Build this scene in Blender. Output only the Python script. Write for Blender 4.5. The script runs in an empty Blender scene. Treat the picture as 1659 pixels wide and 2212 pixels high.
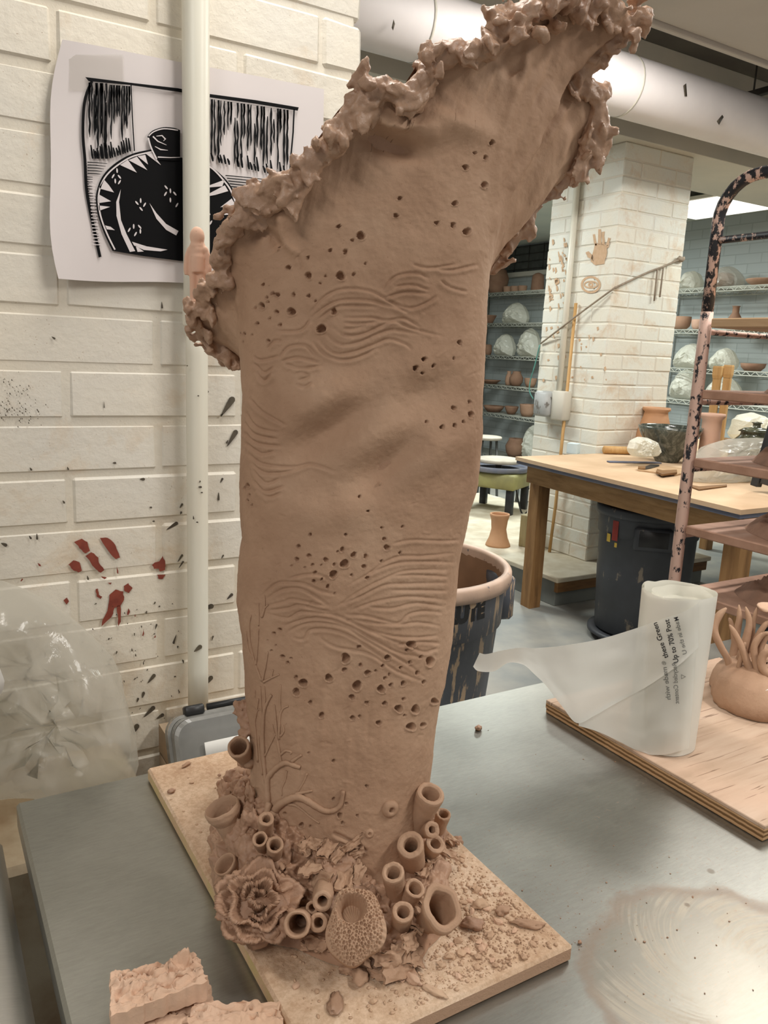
import bpy, bmesh, math, random
import numpy as np
from mathutils import Vector, Matrix, noise as mnoise
from mathutils.bvhtree import BVHTree

random.seed(7)
rng = np.random.default_rng(7)
SC = bpy.context.scene
COL = SC.collection
# ------------------------------------------------------------------ camera
W, H, F = 1659.0, 2212.0, 1700.5
CAM = Vector((0, 0, 1.55))
def cam_basis(yaw, pitch, roll):
    f = Vector((math.sin(yaw)*math.cos(pitch), math.cos(yaw)*math.cos(pitch), -math.sin(pitch)))
    r = Vector((math.cos(yaw), -math.sin(yaw), 0)); d = f.cross(r)
    return r*math.cos(roll)+d*math.sin(roll), d*math.cos(roll)-r*math.sin(roll), f
CR, CD, CF = cam_basis(math.radians(31.109), math.radians(11.512), math.radians(-2.554))
cd = bpy.data.cameras.new('camera'); cam = bpy.data.objects.new('camera', cd); COL.objects.link(cam)
cd.sensor_fit = 'VERTICAL'; cd.sensor_height = 36; cd.lens = 36*F/H; cd.clip_start = .05
cam.matrix_world = Matrix(((CR.x, -CD.x, -CF.x, CAM.x), (CR.y, -CD.y, -CF.y, CAM.y), (CR.z, -CD.z, -CF.z, CAM.z), (0, 0, 0, 1)))
SC.camera = cam
# ------------------------------------------------------------------ light and exposure
SC.view_settings.view_transform = 'Standard'; SC.view_settings.look = 'None'
SC.view_settings.exposure = 0.0; SC.view_settings.gamma = 1.0; SC.view_settings.use_curve_mapping = False
world = bpy.data.worlds.new('world'); SC.world = world; world.use_nodes = True
bg = world.node_tree.nodes['Background']; bg.inputs[0].default_value = (1.0, .97, .93, 1); bg.inputs[1].default_value = .34
def area(name, loc, sx, sy, power, col=(1, .96, .9), rot=(0, 0, 0)):
    l = bpy.data.lights.new(name, 'AREA'); l.shape = 'RECTANGLE'; l.size = sx; l.size_y = sy; l.energy = power; l.color = col
    o = bpy.data.objects.new(name, l); COL.objects.link(o); o.location = loc; o.rotation_euler = rot; return o
area('lamp_and_fill_light', (.56, .97, 2.86), .14, .9, 17)
area('lamp_and_fill_light', (1.9, -.6, 2.86), .3, 1.2, 46)  # added fill behind the camera, no fixture, brightens the front
area('lamp_and_fill_light', (-1.2, -.5, 2.86), .3, 1.2, 34)  # second added front fill, unseen and without a fixture
area('lamp_and_fill_light', (2.5, 1.2, 2.69), .5, .9, 30, (1, .97, .92))
area('lamp_and_fill_light', (2.7, 2.5, 3.15), 1.1, .16, 48, (1, .97, .93))  # added unseen light that brightens the white pipe
area('lamp_and_fill_light', (5.6, 3.0, 2.95), 1.2, .3, 55, (.95, 1, .95))
area('lamp_and_fill_light', (5.2, 6.2, 2.95), .4, 1.2, 120, (.92, 1, .96))
area('lamp_and_fill_light', (2.6, 5.2, 2.95), .4, 1.2, 62, (.95, 1, .96))

# ------------------------------------------------------------------ pixel -> place in the room
def ray(x, y): return CR*((x-W/2)/F)+CD*((y-H/2)/F)+CF
def onz(x, y, z): d = ray(x, y); return CAM+d*((z-CAM.z)/d.z)
def ony(x, y, Y): d = ray(x, y); return CAM+d*(Y/d.y)
def onx(x, y, X): d = ray(x, y); return CAM+d*(X/d.x)
def atd(x, y, D): return CAM+ray(x, y).normalized()*D
def hz(x, y, P):                              # same horizontal distance as P
    d = ray(x, y); return CAM+d*(math.hypot(P[0], P[1])/math.hypot(d.x, d.y))
def proj(P): v = Vector(P)-CAM; w = v.dot(CF); return (F*v.dot(CR)/w+W/2, F*v.dot(CD)/w+H/2)
def mpp(P): return (Vector(P)-CAM).dot(CF)/F
TT = .92          # steel table top
BT = .94          # sculpture board top
PT = .945         # plywood top

# ------------------------------------------------------------------ mesh helpers
class MB:
    def __init__(s): s.v = []; s.f = []
    def floor(s, z): s.v = [(p[0], p[1], max(p[2], z)) for p in s.v]; return s
    def add(s, vs, fs):
        o = len(s.v); s.v += [tuple(p) for p in vs]; s.f += [tuple(i+o for i in f) for f in fs]; return s
    def box(s, lo, hi, ch=.002, M=None):
        x0, y0, z0 = lo; x1, y1, z1 = hi; ch = min(ch, (x1-x0)*.4, (y1-y0)*.4, (z1-z0)*.4)
        c = Vector(((x0+x1)/2, (y0+y1)/2, (z0+z1)/2)); vs = []; idx = {}
        for i in (0, 1):
            for j in (0, 1):
                for k in (0, 1):
                    for a in range(3):
                        p = [(x0, x1)[i], (y0, y1)[j], (z0, z1)[k]]; sg = (1, -1)
                        q = list(p)
                        for b, e in enumerate((i, j, k)):
                            if b != a: q[b] += ch*sg[e]
                        idx[(i, j, k, a)] = len(vs); vs.append(Vector(q))
        fs = []
        for a in range(3):
            b, d = [(1, 2), (0, 2), (0, 1)][a]
            for e in (0, 1):
                loop = []
                for u, w in ((0, 0), (1, 0), (1, 1), (0, 1)):
                    k = [0, 0, 0]; k[a] = e; k[b] = u; k[d] = w; loop.append(idx[(*k, a)])
                fs.append(loop)
        for a in range(3):
            b, d = [(1, 2), (0, 2), (0, 1)][a]
            for u in (0, 1):
                for w in (0, 1):
                    k0 = [0, 0, 0]; k0[b] = u; k0[d] = w; k1 = list(k0); k1[a] = 1
                    fs.append([idx[(*k0, b)], idx[(*k0, d)], idx[(*k1, d)], idx[(*k1, b)]])
        for i in (0, 1):
            for j in (0, 1):
                for k in (0, 1): fs.append([idx[(i, j, k, a)] for a in range(3)])
        out = []
        for f in fs:
            m = sum((vs[i] for i in f), Vector())/len(f); n = (vs[f[1]]-vs[f[0]]).cross(vs[f[2]]-vs[f[0]])
            out.append(f if n.dot(m-c) > 0 else f[::-1])
        if M is not None: vs = [M @ v for v in vs]
        return s.add(vs, out)
    def grid(s, rows, cu=False, cv=False):    # rows[i][j]; cu closes j, cv closes i
        n = len(rows); m = len(rows[0]); o = len(s.v)
        for r in rows: s.v += [tuple(p) for p in r]
        for i in range(n if cv else n-1):
            for j in range(m if cu else m-1):
                a = o+i*m+j; b = o+i*m+(j+1) % m; c = o+((i+1) % n)*m+(j+1) % m; d = o+((i+1) % n)*m+j
                s.f.append((a, b, c, d))
        return s
    def lathe(s, prof, n=24, c=(0, 0, 0), M=None, wob=0, caps=True):
        rows = []
        for r, z in prof:
            row = []
            for k in range(n):
                t = -2*math.pi*k/n*-1; rr = r*(1+wob*mnoise.noise((math.cos(t)*1.3+c[0]*9, math.sin(t)*1.3, z*30)))
                p = Vector((rr*math.cos(t), rr*math.sin(t), z))
                row.append(M @ p if M is not None else p+Vector(c))
            rows.append(row)
        s.grid(rows, cu=True)
        if caps and prof[0][0] > 1e-5: s.f.append(tuple(len(s.v)-len(rows)*n+k for k in range(n))[::-1])
        if caps and prof[-1][0] > 1e-5: s.f.append(tuple(len(s.v)-n+k for k in range(n)))
        return s
    def tube(s, path, rad, n=8, caps=True):
        path = [Vector(p) for p in path]; m = len(path)
        if not hasattr(rad, '__len__'): rad = [rad]*m
        up = None; rows = []
        for i, p in enumerate(path):
            t = (path[min(i+1, m-1)]-path[max(i-1, 0)])
            if t.length < 1e-9: t = Vector((0, 0, 1))
            t.normalize()
            if up is None:
                up = t.orthogonal().normalized()
            else:
                up = (up-t*up.dot(t))
                up = up.normalized() if up.length > 1e-6 else t.orthogonal().normalized()
            b = t.cross(up)
            rows.append([p+(up*math.cos(2*math.pi*k/n)+b*math.sin(2*math.pi*k/n))*rad[i] for k in range(n)])
        o = len(s.v); s.grid(rows, cu=True)
        if caps:
            s.f.append(tuple(o+k for k in range(n))[::-1]); s.f.append(tuple(o+(m-1)*n+k for k in range(n)))
        return s
    def blob(s, c, r, sub=2, amp=.25, fr=1.2, seed=0, M=None):
        bm = bmesh.new(); bmesh.ops.create_icosphere(bm, subdivisions=sub, radius=1)
        r = r if hasattr(r, '__len__') else (r, r, r); vs = []
        for v in bm.verts:
            d = v.co.copy(); k = 1+amp*mnoise.fractal(d*fr+Vector((seed*3.1, seed*1.7, seed)), .9, 2, 3)
            p = Vector((d.x*r[0]*k, d.y*r[1]*k, d.z*r[2]*k))
            if M is not None: p = M @ p
            vs.append(p+Vector(c))
        bm.verts.index_update(); s.add(vs, [[v.index for v in f.verts] for f in bm.faces]); bm.free(); return s
    def poly(s, pts, n, th=.0005):            # thin prism: flat outline pts, thickness along n
        n = Vector(n); k = len(pts); a = [Vector(p) for p in pts]
        s.add([p+n*th for p in a]+a, [list(range(k))]+[[i+k, (i+1) % k+k, (i+1) % k, i] for i in range(k)]); return s

WP = {}
def obj(name, mb, m, parent=None, loc=None, smooth=True, **kw):
    if isinstance(mb, MB): V, Fc = mb.v, mb.f
    else: V, Fc = mb
    if parent is not None: base = WP[parent]
    elif loc is not None: base = Vector(loc)
    else:
        A = np.array(V); base = Vector((A[:, 0].mean(), A[:, 1].mean(), A[:, 2].min()))
    me = bpy.data.meshes.new(name)
    if isinstance(V, np.ndarray):
        me.vertices.add(len(V)); me.vertices.foreach_set('co', (V-np.array(base)).astype(np.float32).ravel())
        me.loops.add(Fc.size); me.loops.foreach_set('vertex_index', Fc.astype(np.int32).ravel())
        me.polygons.add(len(Fc)); me.polygons.foreach_set('loop_start', np.arange(0, Fc.size, Fc.shape[1], dtype=np.int32))
        me.update(calc_edges=True); me.validate()
    else:
        A = np.array(V)-np.array(base); me.from_pydata(A.tolist(), [], Fc); me.update()
    me.polygons.foreach_set('use_smooth', [smooth]*len(me.polygons))
    if m is not None: me.materials.append(m)
    o = bpy.data.objects.new(name, me); COL.objects.link(o)
    if parent is not None: o.parent = parent
    else: o.location = base
    WP[o] = base
    tag(o, **kw); return o
def tag(o, label=None, cat=None, group=None, kind=None):
    if label: o['label'] = label
    if cat: o['category'] = cat
    if group: o['group'] = group
    if kind: o['kind'] = kind
    return o
def thing(name, loc, label=None, cat=None, group=None, kind=None):
    o = bpy.data.objects.new(name, None); COL.objects.link(o); o.location = loc; o.empty_display_size = .05
    WP[o] = Vector(loc); return tag(o, label, cat, group, kind)
def inst(name, me, parent, loc, rot=(0, 0, 0), scale=(1, 1, 1)):
    o = bpy.data.objects.new(name, me); COL.objects.link(o); o.parent = parent; o.location = Vector(loc)-WP[parent]
    o.rotation_euler = rot; o.scale = scale; return o
def remesh(o, vox, disp=0, dscale=.01, smooth=0):
    md = o.modifiers.new('remesh', 'REMESH'); md.mode = 'VOXEL'; md.voxel_size = vox; md.use_smooth_shade = True
    if smooth:
        sm = o.modifiers.new('smooth', 'SMOOTH'); sm.iterations = smooth; sm.factor = .5
    if disp:
        tx = bpy.data.textures.new('crumble', 'CLOUDS'); tx.noise_scale = dscale; tx.noise_depth = 3
        dm = o.modifiers.new('crumble', 'DISPLACE'); dm.texture = tx; dm.strength = disp; dm.mid_level = .5; dm.texture_coords = 'LOCAL'
def catmull(pts, n):
    P = [Vector(p) for p in pts]; out = []
    for i in range(len(P)-1):
        a, b, c, d = P[max(i-1, 0)], P[i], P[i+1], P[min(i+2, len(P)-1)]
        for k in range(n):
            t = k/n
            out.append(.5*((2*b)+(c-a)*t+(2*a-5*b+4*c-d)*t*t+(3*b-a-3*c+d)*t**3))
    out.append(P[-1]); return out
def axisM(o, z, x=None):                       # matrix with local z along z at o
    z = Vector(z).normalized(); x = Vector(x) if x is not None else z.orthogonal()
    y = z.cross(x).normalized(); x = y.cross(z)
    return Matrix(((x.x, y.x, z.x, o[0]), (x.y, y.y, z.y, o[1]), (x.z, y.z, z.z, o[2]), (0, 0, 0, 1)))
def _hash(ix, iy, iz, seed):
    h = (ix.astype(np.int64)*374761393+iy.astype(np.int64)*668265263+iz.astype(np.int64)*2147483647+seed*974711) & 0xffffffff
    h = ((h ^ (h >> 13))*1274126177) & 0xffffffff
    return ((h ^ (h >> 16)) & 0xffff)/32767.5-1
def vnoise(P, seed=0):
    i = np.floor(P).astype(np.int64); f = P-i; u = f*f*f*(f*(f*6-15)+10); r = 0
    for dx in (0, 1):
        for dy in (0, 1):
            for dz in (0, 1):
                w = (u[:, 0] if dx else 1-u[:, 0])*(u[:, 1] if dy else 1-u[:, 1])*(u[:, 2] if dz else 1-u[:, 2])
                r = r+w*_hash(i[:, 0]+dx, i[:, 1]+dy, i[:, 2]+dz, seed)
    return r
def fbm(P, o=4, seed=0):
    r = 0; a = 1.; t = 0
    for k in range(o): r = r+a*vnoise(P*2.03**k+k*17.3, seed+k); t += a; a *= .5
    return r/t

# ------------------------------------------------------------------ materials
def lin(c): return tuple(((v/255)/12.92 if v/255 < .04045 else ((v/255+.055)/1.055)**2.4) for v in c)
class NT:
    def __init__(s, name):
        s.m = bpy.data.materials.new(name); s.m.use_nodes = True; s.t = s.m.node_tree; s.n = s.t.nodes
        s.b = s.n['Principled BSDF']; s.out = s.n['Material Output']; s.pos = None
    def node(s, ty, **kw):
        k = s.n.new(ty)
        for a, v in kw.items(): setattr(k, a, v)
        return k
    def link(s, a, b): s.t.links.new(a, b)
    def coord(s, world=True):
        if world: return s.node('ShaderNodeNewGeometry').outputs['Position']
        return s.node('ShaderNodeTexCoord').outputs['Object']
    def noise(s, scale, detail=4, rough=.55, co=None, stretch=None, dist=0):
        co = co if co is not None else s.coord()
        if stretch:
            mp = s.node('ShaderNodeMapping'); mp.inputs['Scale'].default_value = stretch; s.link(co, mp.inputs['Vector']); co = mp.outputs[0]
        k = s.node('ShaderNodeTexNoise'); k.inputs['Scale'].default_value = scale; k.inputs['Detail'].default_value = detail
        k.inputs['Roughness'].default_value = rough; k.inputs['Distortion'].default_value = dist; s.link(co, k.inputs['Vector']); return k.outputs['Fac']
    def ramp(s, fac, stops):
        k = s.node('ShaderNodeValToRGB'); e = k.color_ramp.elements
        while len(e) < len(stops): e.new(.5)
        for el, (p, c) in zip(e, stops):
            el.position = p; el.color = (*c, 1) if len(c) == 3 else c
        s.link(fac, k.inputs[0]); return k.outputs[0]
    def mix(s, fac, a, b, mode='MIX'):
        k = s.node('ShaderNodeMix', data_type='RGBA', blend_type=mode)
        for v, i in ((fac, 0), (a, 6), (b, 7)):
            if hasattr(v, 'is_output') or hasattr(v, 'links'): s.link(v, k.inputs[i])
            else: k.inputs[i].default_value = v if i == 0 else (*v, 1)
        return k.outputs[2]
    def math(s, op, a, b=None):
        k = s.node('ShaderNodeMath', operation=op)
        for v, i in ((a, 0), (b, 1)):
            if v is None: continue
            if hasattr(v, 'links'): s.link(v, k.inputs[i])
            else: k.inputs[i].default_value = v
        return k.outputs[0]
    def bump(s, h, strength=.3, dist=.002):
        k = s.node('ShaderNodeBump'); k.inputs['Strength'].default_value = strength; k.inputs['Distance'].default_value = dist
        s.link(h, k.inputs['Height'])
        if s.b.inputs['Normal'].links: s.link(s.b.inputs['Normal'].links[0].from_socket, k.inputs['Normal'])
        s.link(k.outputs[0], s.b.inputs['Normal'])
    def set(s, col=None, rough=.6, metal=0, spec=.5):
        if col is not None:
            if hasattr(col, 'links'): s.link(col, s.b.inputs['Base Color'])
            else: s.b.inputs['Base Color'].default_value = (*col, 1)
        if hasattr(rough, 'links'): s.link(rough, s.b.inputs['Roughness'])
        else: s.b.inputs['Roughness'].default_value = rough
        s.b.inputs['Metallic'].default_value = metal; s.b.inputs['Specular IOR Level'].default_value = spec; return s
def simple(name, c1, c2=None, scale=8, rough=.6, metal=0, bump=.15, bscale=60, bdist=.002, spec=.4, stretch=None, lo=.35, hi=.65):
    t = NT(name); c2 = c2 or tuple(v*.85 for v in c1)
    col = t.ramp(t.noise(scale, 5, stretch=stretch), [(lo, lin(c1)), (hi, lin(c2))]); t.set(col, rough, metal, spec)
    if bump: t.bump(t.noise(bscale, 4, stretch=stretch), bump, bdist)
    return t.m
def clay_mat(name, c1, c2, c3, rough=.72, spec=.3, b=.35, lo=.3, hi=.7, holes=False):
    t = NT(name)
    col = t.ramp(t.noise(7, 6, .6), [(lo, lin(c1)), (.5, lin(c2)), (hi, lin(c3))])
    sp = t.ramp(t.noise(420, 2, .5), [(.70, (1, 1, 1)), (.78, (.72, .68, .64))])
    t.set(t.mix(1, col, sp, 'MULTIPLY'), rough, 0, spec)
    t.bump(t.noise(900, 2), b*.5, .0006); t.bump(t.noise(110, 5, .6), b, .002); return t.m
M = {}
M['clay'] = clay_mat('wet clay', (156, 122, 97), (175, 141, 115), (190, 158, 132), lo=.28, hi=.72, b=.5)
M['clay_dark'] = clay_mat('torn clay', (154, 118, 94), (167, 131, 106), (180, 145, 120), .55, .4, .6)
M['clay_rim'] = clay_mat('rim clay', (158, 124, 101), (172, 138, 113), (186, 153, 129), .45, .5, .6)
M['clay_dry'] = clay_mat('dry clay', (196, 160, 134), (207, 172, 146), (214, 182, 158), .85, .2, .5)
M['clay_pink'] = clay_mat('pink clay', (214, 172, 146), (220, 180, 156), (224, 186, 160), .7, .3, .15)
M['dust'] = clay_mat('clay crumbs', (176, 144, 118), (196, 164, 136), (210, 180, 154), .9, .2, .6)
def board_mat():
    t = NT('dusty board'); n = t.noise(9, 6, .65)
    col = t.ramp(n, [(.3, lin((190, 158, 130))), (.45, lin((208, 178, 150))), (.6, lin((222, 196, 170))), (.75, lin((214, 192, 170)))])
    sp = t.ramp(t.noise(160, 4, .7), [(.4, (.82, .77, .72)), (.6, (1, 1, 1))])
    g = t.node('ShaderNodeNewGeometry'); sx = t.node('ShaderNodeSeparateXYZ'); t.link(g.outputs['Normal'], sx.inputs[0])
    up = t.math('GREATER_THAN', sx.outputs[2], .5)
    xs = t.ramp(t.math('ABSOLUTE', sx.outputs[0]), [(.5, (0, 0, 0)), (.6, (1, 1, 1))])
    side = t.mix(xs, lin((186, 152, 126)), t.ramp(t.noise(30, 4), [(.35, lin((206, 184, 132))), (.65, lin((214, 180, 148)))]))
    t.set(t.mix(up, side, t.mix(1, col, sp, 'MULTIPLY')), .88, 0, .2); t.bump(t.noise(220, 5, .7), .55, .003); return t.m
M['board'] = board_mat()
def wall_mat(name, base, cream, stain, amount, gsc=3.0):
    t = NT(name)
    c = t.ramp(t.noise(gsc, 4, .5), [(.38, lin(base)), (.62, lin(cream))])
    c = t.mix(t.ramp(t.noise(5.5, 6, .7, dist=.6), [(.60-amount, (0, 0, 0)), (.78-amount, (.75, .75, .75))]), c, lin(stain))
    sp = t.ramp(t.noise(300, 1), [(.74, (0, 0, 0)), (.78, (.6, .6, .6))])
    t.set(t.mix(sp, c, lin((150, 120, 90))), .5, 0, .4)
    t.bump(t.noise(42, 5, .6), .45, .004); t.bump(t.noise(230, 3, .6), .25, .001); return t.m
M['wall'] = wall_mat('painted brick', (216, 211, 200), (222, 214, 198), (206, 184, 156), .05)
M['pillar'] = wall_mat('painted pillar brick', (222, 221, 210), (224, 218, 202), (206, 180, 150), .09, 4)
M['mortar'] = wall_mat('painted mortar', (213, 207, 194), (219, 209, 190), (204, 182, 154), .03)
def steel(name, base=(168, 168, 162), r0=.22, r1=.5, st=(3, 30, 3)):
    t = NT(name)
    n = t.noise(2.2, 6, .6, dist=.5); sc = t.noise(14, 5, .7, stretch=st)
    col = t.mix(.08, t.ramp(n, [(.35, lin(tuple(v*.9 for v in base))), (.65, lin(tuple(min(255, v*1.06) for v in base)))]), t.ramp(sc, [(.35, lin(tuple(v*.8 for v in base))), (.65, lin((225, 222, 216)))]))
    rr = t.node('ShaderNodeMapRange'); t.link(n, rr.inputs[0]); rr.inputs[1].default_value = .3; rr.inputs[2].default_value = .7; rr.inputs[3].default_value = r0; rr.inputs[4].default_value = r1
    t.set(col, rr.outputs[0], 1); t.bump(sc, .02, .001); t.bump(t.noise(700, 2), .03, .0004); return t
M['counter'] = steel('counter steel', (176, 174, 168), .35, .55).m
M['chrome'] = simple('chrome wire', (190, 190, 186), (160, 160, 156), rough=.3, metal=1, bump=0)
M['white_paint'] = simple('white painted pipe', (226, 224, 210), (216, 208, 190), 5, .35, bump=.1, stretch=(1, 1, .3), hi=.75)
M['duct'] = simple('white pipe lagging', (234, 228, 226), (226, 220, 218), 3, .55, bump=.2, bscale=25)
M['beam'] = simple('off white beam', (206, 200, 186), (196, 192, 180), 2, .6, bump=.1)
M['soffit'] = simple('painted panel', (200, 192, 182), (192, 184, 174), 2, .6, bump=.05)
M['ceiling'] = simple('ceiling', (104, 102, 96), (88, 86, 82), 2, .9, bump=.2)
M['ceiling_far'] = simple('far ceiling', (205, 208, 196), (196, 200, 190), 2, .9, bump=.1)
M['conduit'] = simple('grey conduit', (150, 148, 144), (120, 120, 116), 6, .45, .4, bump=0)
M['dark_metal'] = simple('dark steel', (62, 60, 58), (84, 80, 74), 8, .5, .4, bump=.1)
M['floor'] = simple('concrete floor', (128, 132, 130), (164, 160, 150), 2.5, .55, bump=.1, bscale=30)
M['grey_concrete'] = simple('grey painted concrete', (116, 120, 116), (130, 132, 126), 3, .7, bump=.2)
M['plinth'] = simple('spattered white top', (214, 206, 186), (196, 184, 160), 9, .7, bump=.2)
M['far_wall'] = None
def far_wall():
    t = NT('far painted brick'); co = t.coord(); mp = t.node('ShaderNodeMapping'); mp.inputs['Rotation'].default_value = (0, math.pi/2, math.pi/2); t.link(co, mp.inputs[0])
    sx = t.node('ShaderNodeSeparateXYZ'); t.link(co, sx.inputs[0]); cb = t.node('ShaderNodeCombineXYZ'); t.link(t.math('ADD', sx.outputs[0], sx.outputs[1]), cb.inputs[0]); t.link(sx.outputs[2], cb.inputs[1])
    b = t.node('ShaderNodeTexBrick'); t.link(cb.outputs[0], b.inputs['Vector']); b.inputs['Scale'].default_value = 1; b.inputs['Brick Width'].default_value = .3; b.inputs['Row Height'].default_value = .1
    b.inputs['Mortar Size'].default_value = .006; b.inputs['Color1'].default_value = (*lin((178, 184, 182)), 1); b.inputs['Color2'].default_value = (*lin((170, 177, 176)), 1); b.inputs['Mortar'].default_value = (*lin((158, 164, 162)), 1)
    t.set(b.outputs[0], .7); t.bump(b.outputs['Fac'], -.4, .01); return t.m
M['far_wall'] = far_wall()
def wood(name, a, b, c, st=(1, 14, 14), rough=.65, sc=3, bump=.2):
    t = NT(name); col = t.ramp(t.noise(sc, 6, .65, stretch=st, dist=.4), [(.3, lin(a)), (.5, lin(b)), (.7, lin(c))])
    t.set(col, rough); t.bump(t.noise(sc*4, 5, stretch=st), bump, .001); return t.m
M['bench_wood'] = wood('varnished bench wood', (110, 78, 44), (140, 102, 60), (156, 118, 74), (8, 8, 1))
M['apron_wood'] = wood('bench apron wood', (120, 88, 52), (150, 114, 70), (166, 130, 86), (10, 1, 10))
M['light_wood'] = wood('pale wood', (170, 128, 74), (190, 148, 92), (200, 162, 108), (10, 10, 1))
M['board_wood'] = wood('clay dusted wood', (160, 128, 92), (186, 154, 118), (196, 168, 136), (10, 1, 10))
M['dark_wood'] = wood('brown block wood', (92, 62, 30), (120, 84, 44), (134, 98, 56), (1, 10, 10))
M['post_wood'] = wood('old timber block', (128, 116, 82), (150, 136, 98), (166, 152, 114), (9, 9, 1))
M['blue_edge'] = simple('blue grey table edge', (92, 98, 116), (112, 110, 116), 9, .6)
M['canvas'] = simple('dusty canvas table top', (206, 178, 146), (188, 158, 126), 3, .85, bump=.2, bscale=200)
def plywood():
    t = NT('dusty plywood'); st = (1, 9, 9)
    col = t.ramp(t.noise(2.4, 6, .6, stretch=st), [(.3, lin((158, 134, 112))), (.5, lin((184, 158, 136))), (.7, lin((200, 176, 156)))])
    col = t.mix(t.ramp(t.noise(6, 5, .6), [(.45, (0, 0, 0)), (.68, (.6, .6, .6))]), col, lin((204, 172, 150)))
    cr = t.noise(9, 3, .5, stretch=(.6, 16, 8), dist=1.2)
    col = t.mix(t.ramp(cr, [(.645, (0, 0, 0)), (.68, (.8, .8, .8))]), col, lin((112, 86, 68)))
    t.set(col, .8, 0, .2); t.bump(cr, -.3, .001); t.bump(t.noise(150, 4), .2, .001); return t.m
M['plywood'] = plywood()
def ply_edge():
    t = NT('plywood edge'); co = t.coord(); w = t.node('ShaderNodeTexWave'); w.bands_direction = 'Z'; w.inputs['Scale'].default_value = 42; w.inputs['Distortion'].default_value = 1.2; w.inputs['Detail'].default_value = 4; w.inputs['Detail Scale'].default_value = 2; t.link(co, w.inputs[0])
    t.set(t.ramp(w.outputs['Fac'], [(.2, lin((122, 92, 62))), (.6, lin((186, 150, 112)))]), .8, 0, .2); t.bump(w.outputs['Fac'], .3, .001); return t.m
M['ply_edge'] = ply_edge()
def plastic(name, col, rough=.25, trans=.0, transl=.3, bump=.0, bsc=30, bd=.004):
    t = NT(name); t.set(col, rough, 0, .6)
    if bump: t.bump(t.noise(bsc, 4, .6, dist=1.0), bump, bd)
    tl = t.node('ShaderNodeBsdfTranslucent'); tl.inputs[0].default_value = (*col, 1); a = t.node('ShaderNodeMixShader'); a.inputs[0].default_value = transl
    t.link(t.b.outputs[0], a.inputs[1]); t.link(tl.outputs[0], a.inputs[2]); last = a
    if trans:
        tr = t.node('ShaderNodeBsdfTransparent'); tr.inputs[0].default_value = (.97, .97, .95, 1); c = t.node('ShaderNodeMixShader'); c.inputs[0].default_value = trans
        t.link(last.outputs[0], c.inputs[1]); t.link(tr.outputs[0], c.inputs[2]); last = c
    t.link(last.outputs[0], t.out.inputs['Surface']); return t.m
M['poly_clear'] = plastic('clear polythene', lin((214, 210, 200)), .12, .5, .4, .3, 30, .004)
M['poly_white'] = plastic('cloudy polythene', lin((240, 238, 226)), .22, .14, .35, .5, 16, .03)
M['wire'] = simple('pale wire shelving', (196, 196, 184), (170, 170, 160), rough=.4, bump=0)
M['roll'] = plastic('bag roll film', lin((238, 236, 226)), .3, 0, .15, .08, 18, .003)
M['film'] = plastic('loose bag film', lin((236, 235, 228)), .22, .10, .35, .12, 20, .004)
M['lens'] = plastic('scratched clear cover', lin((190, 190, 186)), .12, .68, .1, .2, 60, .001)
def spatter(name, base, sp, amt=.56, sc=22, st=(1, 1, .25), rough=.5, br=.3):
    t = NT(name); n = t.noise(sc, 6, .65, stretch=st)
    t.set(t.mix(t.ramp(n, [(amt, (0, 0, 0)), (amt+.04, (1, 1, 1))]), t.ramp(t.noise(6, 3), [(.3, lin(base)), (.7, lin(tuple(v*.8 for v in base)))]), lin(sp)), rough); t.bump(n, br, .002); return t.m
M['can'] = spatter('spattered grey plastic', (92, 96, 104), (180, 156, 128), .55, 34, (1, 1, .16))
M['can_dark'] = spatter('dirty charcoal plastic', (62, 65, 70), (124, 114, 100), .62, 14, (1, 1, .4))
M['can_clay'] = spatter('clay coated rim', (206, 176, 154), (96, 96, 104), .63, 30, (1, 1, 1))
M['can_inside'] = spatter('clay coated inside', (150, 116, 88), (110, 78, 52), .62, 14, (1, 1, .5))
M['rack'] = spatter('flaking black rack paint', (34, 34, 40), (206, 172, 156), .52, 46, (1, 1, .6), .5, .5)
M['rack_clay'] = spatter('clay crusted rack paint', (36, 36, 44), (206, 172, 156), .41, 46, (1, 1, .6), .6, .5)
M['shelf_board'] = simple('clay smeared shelf', (190, 150, 128), (160, 122, 100), 10, .7, bump=.3)
M['mound'] = clay_mat('drying clay heap', (124, 94, 78), (156, 122, 102), (178, 142, 120), .8, .2, .8)
M['terracotta'] = simple('bisque pot', (206, 160, 122), (196, 148, 110), 8, .7, bump=.1)
M['pot_brown'] = simple('unfired brown pot', (150, 116, 94), (136, 102, 82), 8, .8, bump=.1)
M['pot_buff'] = simple('unfired buff pot', (176, 140, 116), (164, 128, 104), 8, .8, bump=.1)
M['pot_pink'] = simple('pink bisque vase', (206, 168, 146), (198, 158, 136), 8, .7, bump=.1)
def glaze(name, a, b, c):
    t = NT(name); t.set(t.ramp(t.noise(16, 5, .7, stretch=(1, 1, .5), dist=2), [(.35, lin(a)), (.5, lin(b)), (.68, lin(c))]), .15, 0, .6); return t.m
M['glaze'] = glaze('mottled grey green glaze', (40, 46, 40), (72, 76, 68), (120, 120, 110))
M['glaze_jar'] = glaze('olive jar glaze', (50, 54, 42), (80, 82, 64), (104, 104, 86))
M['stool_top'] = simple('dusty stool seat', (190, 182, 168), (170, 160, 146), 8, .7)
M['stool_leg'] = simple('grey stool steel', (110, 112, 110), (80, 80, 78), 8, .5, .5)
M['wheel_green'] = simple('olive wheel housing', (146, 142, 92), (130, 124, 84), 8, .6)
M['box_blue'] = simple('pale blue box card', (206, 220, 222), (190, 206, 210), 8, .7)
M['ink'] = NT('black print ink').set(lin((7, 7, 9)), .7, 0, .15).m
M['paper'] = simple('poster paper', (216, 208, 206), (210, 202, 200), 3, .65, bump=.05, bscale=20)
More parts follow.
